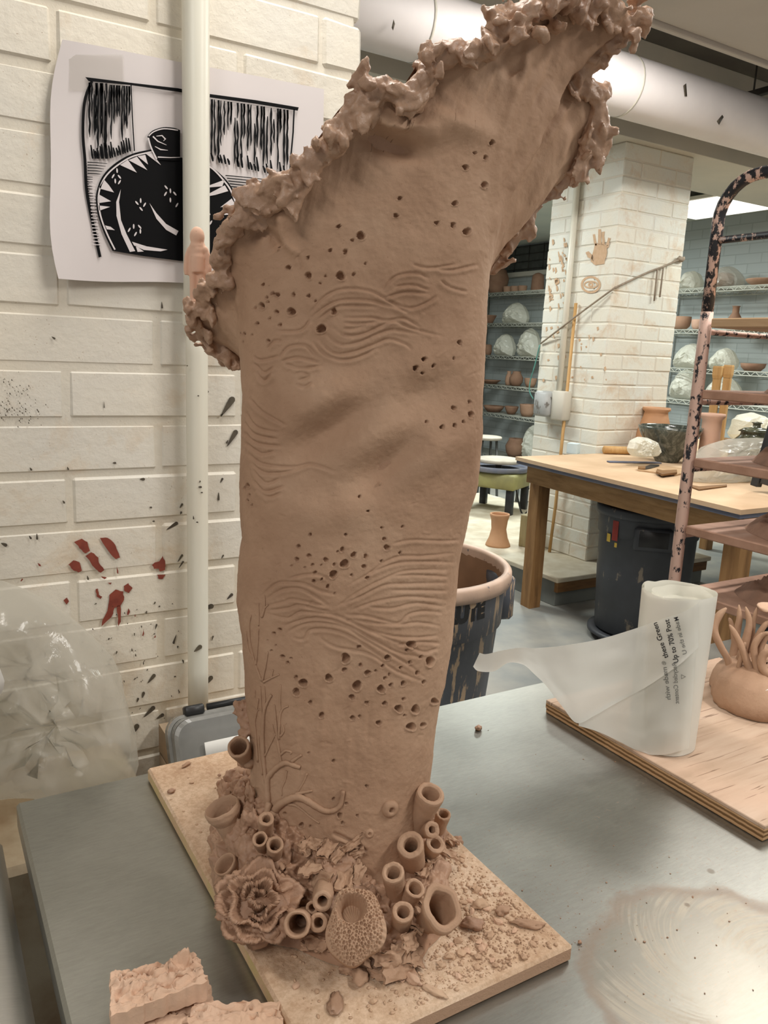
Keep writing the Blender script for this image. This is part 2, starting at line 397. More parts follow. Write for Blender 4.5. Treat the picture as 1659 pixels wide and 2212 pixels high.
M['paper_cut'] = NT('unprinted paper').set(lin((214, 206, 206)), .65).m
M['tape'] = plastic('old clear tape', lin((205, 198, 194)), .3, .72, .1)
M['red_paint'] = simple('red slip paint', (138, 68, 52), (122, 56, 44), 60, .6, bump=.1)
M['drip'] = simple('grey brown slip', (96, 88, 72), (70, 62, 54), 40, .6, bump=0)
M['tan_paint'] = simple('tan slip paint', (204, 172, 140), (194, 160, 126), 40, .7, bump=0)
M['text'] = NT('black print').set(lin((28, 28, 34)), .5).m
M['text_faint'] = NT('print seen through film').set(lin((124, 124, 120)), .5).m
M['frame_plastic'] = simple('grey clear frame', (138, 137, 132), (108, 107, 103), 12, .25)
M['black_plastic'] = simple('black plastic', (30, 30, 32), (44, 44, 44), 10, .4)
M['label_white'] = NT('white strip').set(lin((226, 224, 218)), .4).m
M['block'] = simple('clay dusted concrete block', (190, 164, 136), (168, 150, 128), 9, .9, bump=.4)
M['ledge'] = simple('stained ledge', (196, 182, 156), (150, 122, 92), 7, .8, bump=.3)
M['string'] = simple('twine', (156, 142, 124), (136, 122, 106), 40, .9)
M['wire_green'] = simple('green cord', (92, 150, 140), (80, 130, 122), 40, .6)
M['grey_box'] = spatter('grey outlet box', (186, 188, 186), (120, 116, 110), .6, 20, (1, 1, .5))
M['sticker_red'] = simple('red sticker', (150, 54, 44), (130, 48, 40), 30, .6, bump=0)
M['sticker_yellow'] = simple('yellow sticker', (200, 170, 70), (190, 158, 60), 30, .6, bump=0)
def emis(name, c, s):
    t = NT(name); t.set(c, .5); t.b.inputs['Emission Color'].default_value = (*c, 1); t.b.inputs['Emission Strength'].default_value = s; return t.m
M['lamp'] = emis('lamp diffuser', (1, .99, .94), 1.25)
M['mesh_vent'] = simple('vent screen', (82, 84, 80), (70, 72, 68), 10, .6)
# ================================================================== SETTING
def one_box(name, lo, hi, m, ch=.003, parent=None, **kw): return obj(name, MB().box(lo, hi, ch), m, parent, smooth=False, **kw)
one_box('floor', (-2.5, -2.5, -.1), (8.2, 12, 0), M['floor'], kind='structure')
one_box('ceiling', (-2.5, -2.5, 3.45), (8.2, 12, 3.55), M['ceiling'], kind='structure')
one_box('ceiling', (4.9, 3.9, 3.1), (8.1, 12, 3.2), M['ceiling_far'], kind='structure')
one_box('wall_far', (7.5, -2.5, 0), (7.7, 12, 3.45), M['far_wall'], kind='structure')
one_box('wall_back', (-2.5, 11.6, 0), (7.6, 11.8, 3.45), M['far_wall'], kind='structure')
# --- near painted brick wall: every brick its own piece
WY, RH, BL = 1.45, .0934, .31
wl = one_box('wall_left', (-1.3, WY+.0032, 0), (.765, WY+.3, 3.3), M['mortar'], .004, kind='structure')
def brick_mesh(name, lx, ly, lz, m, seed, amp=.0016):
    b = MB().box((-lx/2, -ly/2, -lz/2), (lx/2, ly/2, lz/2), .006)
    b.v = [(x+amp*mnoise.noise((x*20+seed, z*20, 0)), y+amp*1.2*mnoise.noise((x*14, z*14+seed, 5)), z+amp*mnoise.noise((x*16, seed, z*9))) for x, y, z in b.v]
    me = bpy.data.meshes.new(name); me.from_pydata(b.v, [], b.f); me.update(); me.materials.append(m); return me
BM = [brick_mesh('brick', BL-.006, .06, RH-.008, M['wall'], k) for k in range(6)]
WP_w = WP[wl]
n0 = int((2.62-.45)/RH)
for r in range(n0):
    z = 1.594-RH*11.5+r*RH
    off = .229 if (r % 2 == 0) else .385
    k = -4
    while True:
        xa = off+BL*k; xb = xa+BL; k += 1
        if xb < -1.0: continue
        if xa > .77: break
        end = .785+.010*mnoise.noise((r*1.7, .3, 0))
        xb2 = min(xb, end)
        if xb2-xa < .03: break
        dy = random.uniform(-.0015, .0015)
        if xb2 < xb-.001:
            me = brick_mesh('brick', xb2-xa-.005, .06, RH-.008, M['wall'], r, .004)
        else: me = random.choice(BM)
        inst('brick', me, wl, ((xa+xb2)/2, WY+.03+dy, z), (random.uniform(-.006, .006), 0, random.uniform(-.004, .004)))
# --- brick pillar
PX, PY, PW = 3.9, 3.762, .64
pil = one_box('wall_pillar', (PX+.0035, PY+.0035, .2), (PX+PW-.0035, PY+PW-.0035, 2.89), M['mortar'], .004, kind='structure', label='white painted square brick pillar behind the worktable')
PB = [brick_mesh('brick', BL-.004, .05, RH+.0035-.005, M['pillar'], 20+k, .002) for k in range(4)]
PH = [brick_mesh('brick', BL/2-.004, .05, RH+.0035-.005, M['pillar'], 30+k, .002) for k in range(3)]
RP = 2.69/27
for r in range(27):
    z = .2+RP*(r+.5); sc = (1.0, 1, (RP-.005)/(RH+.0035-.005))
    for face in (0, 1):
        segs = [(0, .32, 0), (.32, .64, 0)] if (r+face) % 2 == 0 else [(0, .16, 1), (.16, .48, 0), (.48, .64, 1)]
        for a, b, half in segs:
            c = (a+b)/2; me = random.choice(PH if half else PB); s = ((b-a-.004)/((BL/2 if half else BL)-.004), 1, sc[2]); d = random.uniform(-.002, .002)
            if face == 0: inst('brick', me, pil, (PX+c, PY+.025+d, z), (0, 0, random.uniform(-.004, .004)), s)
            else: inst('brick', me, pil, (PX+.025+d, PY+c, z), (0, 0, math.pi/2+random.uniform(-.004, .004)), s)
def flatpaint(name, polys, plane, n, m, parent, th=.0006, **kw):
    b = MB()
    for pts in polys: b.poly([plane(*p) for p in pts], n, th)
    return obj(name, b, m, parent, smooth=False, **kw)
def zf(ox, oy, s): return lambda pts: [(ox+x/s, oy+y/s) for x, y in pts]
# --- red hand print and slip spatter on the near wall
q = zf(0, 1140, 2.9625)
red = [[(475, 90), (520, 72), (560, 90), (572, 150), (545, 165), (510, 130)], [(548, 180), (585, 155), (630, 190), (632, 225), (668, 270), (645, 287), (610, 265)], [(640, 65), (690, 62), (740, 110), (768, 190), (740, 200), (690, 150)],
 [(440, 235), (470, 208), (510, 220), (524, 275), (500, 287), (460, 265)], [(972, 240), (990, 222), (1020, 215), (1040, 178), (1060, 230), (1055, 270), (1025, 280), (1020, 262), (985, 262)], [(1005, 300), (1058, 300), (1040, 328), (1012, 325)],
 [(700, 430), (740, 395), (785, 410), (795, 460), (770, 500), (735, 510), (715, 570), (680, 600), (650, 630), (655, 590), (690, 530)], [(748, 500), (770, 495), (776, 590), (757, 630), (752, 560)], [(790, 375), (820, 355), (848, 385), (825, 418), (795, 405)],
 [(610, 395), (625, 390), (635, 425), (655, 440), (640, 458), (618, 440)], [(405, 465), (430, 445), (442, 470), (425, 492)], [(745, 290), (750, 245), (757, 290), (750, 298)], [(645, 310), (685, 318), (670, 328), (650, 322)], [(690, 352), (715, 352), (705, 363)], [(812, 555), (822, 515), (830, 540), (818, 560)], [(910, 690), (915, 650), (922, 680), (914, 697)], [(985, 705), (993, 685), (997, 700)], [(862, 568), (867, 550), (871, 565)], [(240, 225), (258, 235), (262, 245), (250, 243)], [(131, 340), (140, 325), (147, 330), (138, 342)]]
wn = Vector((0, -1, 0)); wpl = lambda x, y: ony(x, y, WY-.0022)
def wobble(pts, seed):
    out = []
    for i, (a, b) in enumerate(zip(pts, pts[1:]+pts[:1])):
        for t in (0, .33, .66):
            x = a[0]+(b[0]-a[0])*t; y = a[1]+(b[1]-a[1])*t; k = 6*mnoise.noise((x*.05, y*.05, seed)); out.append((x+k, y-k*.7))
    return out
flatpaint('red_handprint', [q(wobble(p, i)) for i, p in enumerate(red)], wpl, wn, M['red_paint'], wl, label='smeared red handprint on the white wall')
def drops(spec):
    out = []
    for x, y, r, L, ang in spec:      # px, radius px, tail length, direction
        ca, sa = math.cos(ang), math.sin(ang); pts = []
        for k in range(10):
            t = 2*math.pi*k/10; u = r*math.cos(t); v = r*.8*math.sin(t)
            if u < 0: u *= 1+L/r; v *= .55 if abs(math.cos(t)) > .4 else .8
            pts.append((x+u*ca-v*sa, y+u*sa+v*ca))
        out.append(pts)
    return out
sp = [(500, 865, 9, 32, 5.3), (478, 897, 3, 2, 2.2), (508, 935, 7, 28, 5.25), (490, 956, 2.5, 4, 2), (447, 846, 4, 6, .1), (380, 1131, 5, 20, 5.7), (66, 1162, 3, 3, 1), (80, 1163, 3, 8, 1.5), (11, 1177, 5, 5, .4), (350, 664, 2.5, 10, 1.5), (117, 731, 3, 4, .6), (225, 880, 1.2, 12, 1.5), (67, 1014, 3, 2, 1), (147, 1013, 2.5, 3, 1.2), (248, 1000, 3, 2, 0), (309, 1035, 4, 3, 0), (138, 1085, 3, 2, 1), (393, 1090, 3, 6, 5.3), (391, 1107, 2.5, 2, 5), (332, 1126, 2.5, 1, 0), (326, 1096, 2.5, 1, 0), (393, 1200, 3, 14, 5.3), (395, 1214, 2.5, 14, 5.3), (190, 1250, 3, 4, 1.3), (239, 1424, 3, 1, 0), (332, 1460, 5, 16, 5.4), (310, 1498, 4, 6, 5), (298, 1510, 3, 4, 5), (285, 1405, 2, 3, 1.5), (293, 1416, 2, 2, 1.5), (375, 1388, 3, 16, 1.9), (338, 1350, 2.5, 8, 5), (295, 1570, 7, 10, 5.2), (330, 1530, 6, 22, 5.5), (350, 1545, 5, 10, 5.7), (455, 1310, 7, 12, 6), (455, 1465, 6, 18, 5.4), (500, 1285, 4, 10, 5.5), (460, 1375, 2, 8, 5), (472, 1078, 3, 12, 1.6), (480, 1035, 3, 6, 5.2), (482, 1200, 2, 6, 5.2)]
for k in range(60): sp.append((random.uniform(170, 400), random.uniform(1300, 1560), random.uniform(.8, 2.2), random.uniform(0, 4), random.uniform(4.5, 6)))
for k in range(90): sp.append((random.gauss(35, 26), random.gauss(870, 24), random.uniform(.7, 1.8), random.uniform(0, 2), 1.2))
flatpaint('slip_spatter', drops(sp), wpl, wn, M['drip'], wl, kind='stuff')
# --- tan drawings on the pillar
q = zf(1020, 420, 2.596); ppl = lambda x, y: onx(x, y, PX-.0035); pn = Vector((-1, 0, 0))
hand = [[(665, 375), (690, 275), (760, 285), (750, 350), (740, 390), (690, 398)], [(676, 225), (690, 222), (700, 285), (688, 290)], [(708, 195), (722, 195), (724, 280), (706, 280)], [(730, 208), (743, 208), (744, 285), (728, 282)], [(764, 240), (776, 246), (762, 300), (748, 290)], [(636, 325), (652, 318), (690, 355), (682, 375), (650, 350)]]
ov = [(665+56*math.cos(t), 506+48*math.sin(t)) for t in np.linspace(0, 2*math.pi, 25)]
def ringq(cx, cy, rx, ry, w, a0=0, a1=2*math.pi, n=24):
    T = np.linspace(a0, a1, n); o = []
    for t0, t1 in zip(T[:-1], T[1:]):
        o.append([(cx+(rx+s*w)*math.cos(t), cy+(ry+s*w)*math.sin(t)) for t, s in ((t0, -1), (t1, -1), (t1, 1), (t0, 1))])
    return o
eye = ringq(665, 506, 50, 43, 6)+ringq(665, 506, 36, 18, 4)+ringq(665, 506, 10, 10, 5)
flatpaint('tan_handprint', [q(wobble(p, i)) for i, p in enumerate(hand)], ppl, pn, M['tan_paint'], pil, label='tan clay handprint on the pillar')
flatpaint('tan_eye_drawing', [q(p) for p in eye], ppl, pn, M['tan_paint'], pil, label='tan eye drawn on the pillar')
sm = []
for k in range(46):
    x = random.uniform(425, 545); y = random.uniform(240, 640); w = random.uniform(3, 9); h = random.uniform(8, 34); sm.append(q([(x, y), (x+w, y-4), (x+w+6, y+h*.6), (x+3, y+h)]))
for k in range(26):
    x = random.uniform(380, 760); y = random.uniform(730, 1040); w = random.uniform(4, 12); h = random.uniform(6, 26); sm.append(q([(x, y), (x+w, y-4), (x+w+3, y+h*.6), (x+3, y+h)]))
flatpaint('clay_smears', sm, ppl, pn, M['tan_paint'], pil, kind='stuff')
# --- ledge behind the steel table
b = MB().box((-.9, 1.115, 0), (.3, 1.44, .80), .01).box((.3, 1.115, 0), (.75, 1.44, .64), .01)
obj('trim_1', b, M['ledge'], smooth=False, kind='structure', label='stained masonry ledge between the steel table and the wall')
# --- platform round the pillar
b = MB().box((3.41, 3.51, .17), (4.9, 6.2, .2), .004)
pf = obj('trim_2', b, M['plinth'], smooth=False, kind='structure', label='low white topped platform under the pillar')
one_box('plinth_side', (3.45, 3.56, 0), (4.88, 6.15, .17), M['grey_concrete'], parent=pf)
one_box('plinth_fascia', (3.43, 3.525, .1), (4.88, 3.555, .17), M['dark_wood'], parent=pf)
# --- overhead: pipe, beam, soffit, conduits
yp = 3.3; px0, px1 = .8, 7.4
t = thing('lagged_pipe', (4, yp, 2.96), 'thick white lagged pipe running under the ceiling', 'pipe')
obj('pipe_run', MB().tube([(x, yp, 2.985) for x in np.linspace(px0, px1, 40)], .15, 28), M['duct'], t)
for x in (2.05, 3.35, 4.9, 6.3): obj('pipe_band', MB().tube([(x-.006, yp, 2.985), (x+.006, yp, 2.985)], .1525, 28), M['beam'], t)
obj('lagging_scuffs', MB().poly([ony(*p, yp-.152) for p in ((846, 60), (850, 42), (853, 52), (849, 66))], wn, .001).poly([ony(*p, yp-.152) for p in ((1548, 262), (1560, 248), (1563, 253), (1553, 270))], wn, .001).poly([ony(*p, yp-.152) for p in ((1476, 185), (1482, 180), (1484, 208), (1479, 208))], wn, .001), M['drip'], t, kind='stuff')
for x in (1.2, 5.9): obj('pipe_hanger', MB().tube([(x, yp, 3.13), (x, yp, 3.45)], .008), M['dark_metal'], t)
bt = one_box('trim_3', (.9, 3.7, 2.89), (7.5, 4.45, 3.05), M['beam'], kind='structure', label='deep off white beam resting on the pillar')
one_box('beam_flange', (.9, 3.66, 3.05), (7.5, 4.5, 3.08), M['beam'], parent=bt)
one_box('beam_web', (.9, 3.72, 3.08), (7.5, 4.44, 3.45), M['beam'], parent=bt)
so = thing('trim_4', (4.5, 2.3, 2.75), 'wide boxed white soffit overhead at top right', kind='structure')
one_box('soffit_panel', (1.75, 1.55, 2.76), (3.05, 2.22, 3.0), M['soffit'], parent=so)
one_box('soffit_panel', (3.056, 1.55, 2.76), (4.6, 2.22, 3.0), M['soffit'], parent=so)
one_box('soffit_lip', (1.75, 2.224, 2.745), (4.6, 2.25, 2.80), M['soffit'], parent=so)
one_box('soffit_strip', (1.8, 1.75, 2.752), (4.6, 1.80, 2.758), M['beam'], parent=so)
for i, (y, z, r, m, lab) in enumerate([(2.75, 3.2, .02, 'conduit', 'thin grey conduit nearest the soffit'), (3.0, 3.33, .014, 'conduit', 'thin grey conduit above the white pipe'), (2.55, 3.36, .05, 'dark_metal', 'dark steel pipe high above the soffit edge')]):
    tag(obj('overhead_conduit', MB().tube([(x, y, z) for x in np.linspace(.5, 7.4, 12)], r, 10), M[m]), lab, 'conduit')
for x in (3.35, 4.7):
    t = thing('ceiling_strut', (x, 2.9, 3.2), 'dark strut crossing the ceiling recess, '+('nearer of two' if x < 4 else 'farther of two'), 'strut', 'ceiling struts')
    one_box('strut_bar', (x-.02, 2.3, 3.225), (x+.02, 3.6, 3.265), M['dark_metal'], parent=t)
    for y in (2.4, 3.5): obj('strut_rod', MB().tube([(x, y, 3.265), (x, y, 3.45)], .006), M['dark_metal'], t)
# --- ceiling lamps
def lamp(x, y, z, sx, sy, label):
    t = thing('ceiling_light', (x, y, z), label, 'lamp', 'fluorescent ceiling lights')
    one_box('lamp_frame', (x-sx/2-.03, y-sy/2-.03, z+.015), (x+sx/2+.03, y+sy/2+.03, z+.045), M['beam'], parent=t)
    one_box('lamp_diffuser', (x-sx/2, y-sy/2, z), (x+sx/2, y+sy/2, z+.014), M['lamp'], parent=t)
    zt = 3.1 if x > 5 else 2.76 if (1.6 < y < 2.2) else 3.45
    for s in (-1, 1): obj('lamp_hanger', MB().tube([(x+s*sx*.35, y, z+.045), (x+s*sx*.35, y, zt)], .005), M['dark_metal'], t)
lamp(6.5, 4.95, 2.98, .75, 1.3, 'lit ceiling light seen behind the black rack')
lamp(.56, .97, 2.88, .14, .9, 'strip light over the steel table, above the picture')
lamp(2.5, 1.2, 2.71, .5, .9, 'strip light before the soffit, just above the picture')
lamp(2.7, 2.5, 3.17, 1.1, .16, 'added unseen strip light between soffit and pipe, brightening the pipe')  # fixture added for the light that brightens the pipe
# --- dark vent grille in the far wall, left of the pillar
v = thing('wall_vent', (7.45, 8.3, 2.6), 'dark mesh vent high on the far wall left of pillar', 'vent')
one_box('vent_screen', (7.47, 7.0, 2.72), (7.5, 9.6, 3.08), M['mesh_vent'], parent=v)
for i in range(9): obj('vent_wire', MB().tube([(7.465, 7.0+.3*i, 2.72), (7.465, 7.0+.3*i, 3.08)], .006, 6), M['dark_metal'], v)
for i in range(4): obj('vent_wire', MB().tube([(7.46, 7.0, 2.76+.1*i), (7.46, 9.6, 2.76+.1*i)], .005, 6), M['dark_metal'], v)
one_box('vent_sill', (7.40, 6.9, 2.66), (7.5, 9.7, 2.72), M['beam'], parent=v)
# ================================================================== STEEL TABLE AND WHAT STANDS ROUND IT
t = thing('steel_table', (1.0, .5, 0), 'brushed steel topped worktable in the foreground', 'table')
def table_steel():
    T = steel('table steel', (160, 160, 153), .3, .44, (4, 22, 4)); m = T.m
    T.b.inputs['Normal'].links and None
    base = T.b.inputs['Base Color'].links[0].from_socket; rgh = T.b.inputs['Roughness'].links[0].from_socket
    co = T.coord()
    # dried slip wiped in arcs at the front right, water blots, dust and a scraped streak
    def dist(c):
        k = T.node('ShaderNodeVectorMath', operation='DISTANCE'); T.link(co, k.inputs[0]); k.inputs[1].default_value = c; return k.outputs['Value']
    d = dist((.70, .40, TT)); n = T.noise(11, 4, .6)
    dn = T.math('ADD', d, T.math('MULTIPLY', T.math('SUBTRACT', n, .5), .09))
    area_ = T.ramp(dn, [(.13, (1, 1, 1)), (.165, (0, 0, 0))])
    sx = T.node('ShaderNodeSeparateXYZ'); T.link(co, sx.inputs[0])
    pa_ = T.math('ARCTAN2', T.math('SUBTRACT', sx.outputs[1], .38), T.math('SUBTRACT', sx.outputs[0], .72))
    cb = T.node('ShaderNodeCombineXYZ'); T.link(T.math('MULTIPLY', d, 14), cb.inputs[0]); T.link(T.math('ADD', T.math('MULTIPLY', pa_, 13), T.math('MULTIPLY', d, 130)), cb.inputs[1])
    st_ = T.noise(1.0, 3, .6, co=cb.outputs[0], dist=.6); blob_ = T.noise(13, 3, .5)
    slip = T.math('MULTIPLY', T.math('MULTIPLY', area_, T.ramp(dn, [(.055, (0, 0, 0)), (.085, (1, 1, 1))])), T.math('MULTIPLY', T.ramp(st_, [(.42, (0, 0, 0)), (.58, (1, 1, 1))]), T.ramp(blob_, [(.42, (0, 0, 0)), (.5, (1, 1, 1))])))
    edge = T.ramp(dn, [(.135, (0, 0, 0)), (.15, (1, 1, 1)), (.165, (0, 0, 0))])
    vor = T.node('ShaderNodeTexVoronoi'); vor.inputs['Scale'].default_value = 17; T.link(co, vor.inputs[0])
    blots = T.math('MULTIPLY', T.ramp(T.math('ADD', vor.outputs['Distance'], T.math('MULTIPLY', n, .3)), [(.22, (1, 1, 1)), (.25, (0, 0, 0))]), T.ramp(dist((.74, .58, TT)), [(.1, (1, 1, 1)), (.15, (0, 0, 0))]))
    dust = T.ramp(T.noise(260, 3, .7), [(.6, (0, 0, 0)), (.7, (.8, .8, .8))])
    near = T.ramp(dist((.72, .62, TT)), [(.12, (1, 1, 1)), (.42, (0, 0, 0))])
    dust = T.math('MULTIPLY', dust, near)
    c = T.mix(T.math('MULTIPLY', area_, .5), base, lin((122, 112, 98))); c = T.mix(T.math('MULTIPLY', slip, .45), c, lin((196, 184, 166))); c = T.mix(T.math('MULTIPLY', edge, .5), c, lin((132, 104, 82)))
    c = T.mix(T.math('MULTIPLY', blots, .6), c, lin((120, 106, 92))); c = T.mix(T.math('MULTIPLY', dust, .8), c, lin((150, 122, 98)))
    T.link(c, T.b.inputs['Base Color'])
    r = T.math('ADD', rgh, T.math('MULTIPLY', T.math('MAXIMUM', T.math('MULTIPLY', slip, .5), blots), .2)); T.link(r, T.b.inputs['Roughness'])
    T.link(T.math('MULTIPLY', T.math('SUBTRACT', 1, T.math('MULTIPLY', T.math('MAXIMUM', T.math('MAXIMUM', T.math('MULTIPLY', slip, .35), edge), T.math('MAXIMUM', blots, dust)), .75)), .9), T.b.inputs['Metallic'])
    return m
M['steel'] = table_steel()
one_box('table_top', (.087, -.35, TT-.038), (1.86, 1.09, TT), M['steel'], .004, t)
for x in (.16, 1.79):
    for y in (-.27, 1.01): obj('leg', MB().tube([(x, y, 0), (x, y, TT-.038)], .02, 12), M['chrome'], t)
one_box('under_shelf', (.12, -.3, .25), (1.84, 1.05, .27), M['counter'], .003, t)
t = thing('steel_counter', (-.4, .3, 0), 'steel counter with rounded edge at lower left corner', 'counter')
P = [(-.9, .893), (.038, .893), (.056, .887), (.066, .872), (.066, .82), (.058, .82), (.056, .866), (.044, .88), (-.9, .883)]
obj('counter_top', MB().grid([[(x, y, z) for x, z in P] for y in np.linspace(-.6, 1.07, 12)], cu=True), M['counter'], t)
for x in (-.8, .0):
    for y in (-.5, 1.0): obj('leg', MB().tube([(x, y, 0), (x, y, .883)], .02, 12), M['chrome'], t)
# --- white pipe down the wall
t = thing('wall_pipe', (.44, 1.405, .86), 'white painted vertical pipe crossing in front of the poster', 'pipe')
def pp(x, y): return ony(x, y, 1.405)
obj('pipe_lower', MB().tube([(.443, 1.405, .857+k*.075) for k in range(11)], .0195, 20), M['white_paint'], t)
obj('pipe_upper', MB().tube([(.443, 1.405, 1.595+k*.1) for k in range(15)], .0228, 20), M['white_paint'], t)
obj('pipe_coupling', MB().tube([(.443, 1.405, 1.578), (.443, 1.405, 1.582), (.443, 1.405, 1.612), (.443, 1.405, 1.616)], [.0228, .0248, .0248, .0228], 20), M['white_paint'], t)
flatpaint('pipe_spatter', drops([(431, 1398, 6, 10, 5.6), (428, 855, 2, 0, 0), (433, 1052, 3, 2, 0), (436, 1064, 2, 1, 0), (432, 1040, 2, 1, 5), (418, 1120, 2, 4, 1.5), (426, 1128, 2, 1, 0), (404, 790, 2, 0, 0)]), lambda x, y: ony(x, y, 1.384), wn, M['drip'], t, kind='stuff')
# --- poster with a black linocut print
t = thing('poster', (.46, 1.44, 1.82), 'curling white poster with black jug print taped behind pipe', 'poster')
PYp = 1.437
def pol(x, y, d=0):
    return ony(x, y, PYp-d)
C4 = [(133, 85), (700, 192), (692, 626), (131, 602)]
rows = []
for i in range(17):
    v = i/16; row = []
    for j in range(25):
        u = j/24
        x = (C4[0][0]*(1-u)+C4[1][0]*u)*(1-v)+(C4[3][0]*(1-u)+C4[2][0]*u)*v
        y = (C4[0][1]*(1-u)+C4[1][1]*u)*(1-v)+(C4[3][1]*(1-u)+C4[2][1]*u)*v
        lw = max(0, 1-u*3.5)
        x -= lw*(30*math.sin(v*3.0)-2)+lw*6*math.sin(v*9); y += 3*math.sin(u*11)*(v-.2)
        row.append(ony(x, y, PYp-.0012+.010*lw*lw*math.sin(v*5)*.6-.006*lw*lw))
    rows.append(row)
front = [p for r in rows for p in r]; b = MB().grid(rows); b2 = [[p+Vector((0, .0007, 0)) for p in r] for r in rows]; b.grid(b2)
obj('sheet', b, M['paper'], t)
S = 3.318; q = zf(160, 150, S)
def wid(pts, w):
    out = []; P = [Vector((x, y)) for x, y in pts]
    for i, p in enumerate(P):
        d = (P[min(i+1, len(P)-1)]-P[max(i-1, 0)]).normalized(); n = Vector((-d.y, d.x))*(w[i] if hasattr(w, '__len__') else w)*.5; out.append((p+n, p-n))
    return [[(a.x, a.y), (b_.x, b_.y), (d.x, d.y), (c.x, c.y)] for (a, b_), (c, d) in zip(out[:-1], out[1:])]
def smooth2(pts, n=5): return [(p.x, p.y) for p in catmull([(x, y, 0) for x, y in pts], n)]
black, white, top = [], [], []
black += [[(80, 55), (400, 95), (745, 135), (910, 168), (1300, 220), (1610, 272), (1603, 296), (1300, 246), (910, 192), (745, 160), (400, 112), (105, 84)]]
black += wid(smooth2([(128, 85), (88, 180), (68, 300), (64, 480), (78, 650), (88, 850), (112, 1000), (150, 1180), (186, 1345)]), 21)
black += wid([(1577, 285), (1570, 450), (1556, 600), (1545, 760)], 10)+wid([(408, 110), (418, 350), (432, 585)], 8)
R2 = random.Random(3)
def curtain(x0, x1, yt, yb, n):
    for k in range(n):
        x = x0+(x1-x0)*(k+.5)/n+R2.uniform(-4, 4); a = yt(x); c = yb(x); L = c-a
        y0 = a+R2.choice((0, 0, .12, .3))*L*R2.random(); y1 = y0+L*R2.uniform(.35, 1.0); y1 = min(y1, c)
        P = []; yy = y0
        while yy < y1: P.append((x+R2.uniform(-4, 4), yy)); yy += L*.09
        if len(P) > 2:
            w = [R2.uniform(8, 17) for _ in P]; w[0] = 6; w[-1] = 3; black.extend(wid(P, w))
        if R2.random() < .75:
            black.extend(wid([(x-6, c-R2.uniform(.1, .22)*L), (x+4, c-.05*L), (x+8, c)], [9, 17, 10]))
        if R2.random() < .7: black.extend(wid([(x, a), (x+3, a+.12*L), (x-2, a+.24*L)], [15, 13, 4]))
curtain(105, 240, lambda x: 88+.05*x, lambda x: 640, 9); curtain(246, 400, lambda x: 92+.07*x, lambda x: 640-(x-246)*.35, 9)
curtain(925, 1540, lambda x: 205+(x-925)*.14, lambda x: 645+(x-925)*.22, 26)
for k in range(5): black += wid([(95, 665+k*20), (160, 668+k*20), (238-k*12, 676+k*19)], [7, 6, 3])
for k in range(30):
    y = 770+k*17; x = 92+max(0, (y-850))*.17; black += wid([(x, y), (x+42-k*.6, y+2)], [7, 3])
for k in range(7): black += wid([(1085+k*10, 760+k*20), (1250, 775+k*20), (1500, 805+k*18)], [7, 6, 4])
jar = smooth2([(560, 572), (430, 600), (330, 648), (240, 720), (185, 800), (158, 900), (162, 1000), (185, 1090), (222, 1190), (275, 1300)], 4)+[(500, 1338), (760, 1372), (950, 1382)]+smooth2([(1120, 1240), (1185, 1080), (1178, 940), (1132, 850), (1080, 780), (1000, 710), (915, 655), (750, 630)], 4)
black += [jar]
white += wid(smooth2([(560, 590), (430, 620), (340, 667), (252, 737), (200, 812), (175, 905), (180, 1000), (202, 1090), (242, 1190), (293, 1292)]), 11)+wid(smooth2([(915, 658), (1000, 718), (1070, 793), (1120, 862), (1162, 965)]), 11)
for k in range(20): white += wid([(105+k*1.6, 800+k*24), (140+k*2.6, 801+k*24)], 6)
white += [[(330, 685), (385, 648), (450, 740)], [(390, 650), (450, 625), (525, 722)], [(455, 622), (510, 612), (530, 682)], [(515, 605), (560, 598), (622, 686)], [(176, 852), (215, 790), (250, 830), (286, 882)], [(176, 895), (265, 945), (175, 958)], [(176, 975), (258, 985), (182, 1012)], [(222, 1118), (262, 1128), (292, 1152), (235, 1146)], [(918, 850), (1080, 790), (1062, 838)], [(918, 916), (1080, 830), (1105, 872), (1010, 900)], [(1048, 988), (1130, 925), (1155, 968)], [(1028, 1045), (1120, 1005), (1152, 1040)],
 [(335, 860), (302, 950), (304, 1050), (340, 1180), (400, 1308), (438, 1302), (376, 1180), (336, 1080), (322, 950)], [(540, 958), (590, 1070), (660, 1150), (732, 1190), (748, 1158), (660, 1108), (590, 1030)], [(415, 1235), (520, 1268), (670, 1292), (620, 1304), (500, 1294), (430, 1262)], [(440, 1262), (500, 1305), (455, 1308)]]
for i, (x, y) in enumerate([(308, 725), (280, 765), (325, 770), (295, 800), (325, 808), (660, 845), (690, 870), (655, 892), (722, 890), (690, 936), (737, 972), (450, 957), (477, 940), (505, 970), (480, 1000), (427, 1125), (395, 1150), (470, 1128), (475, 1160), (440, 1180), (965, 1030), (930, 1050), (980, 1098), (943, 1130)]):
    a = .7*math.sin(i*2.1)+1.5; white += [[(x+18*math.cos(t)*math.cos(a)-6*math.sin(t)*math.sin(a), y+18*math.cos(t)*math.sin(a)+6*math.sin(t)*math.cos(a)) for t in np.linspace(0, 2*math.pi, 11)[:-1]]]
top += [smooth2([(525, 482), (560, 440), (640, 414), (720, 420), (760, 436)], 4)+[(760, 655), (600, 648), (560, 560)]]
top2 = wid(smooth2([(535, 478), (572, 446), (645, 425), (745, 436)]), 8)+wid(smooth2([(532, 490), (552, 560), (592, 642)]), 10)+wid([(565, 480), (600, 515), (662, 542)], [10, 8, 3])+wid([(580, 552), (620, 574), (672, 580)], [4, 9, 3])+wid([(590, 478), (630, 474), (655, 500), (640, 512)], [4, 8, 10, 4])+wid([(600, 628), (690, 632), (760, 630)], [9, 6, 4])
def layer(name, polys, d, m): flatpaint(name, [q(p) for p in polys], lambda x, y: pol(x, y, d), wn, m, t, .0003, kind='stuff')
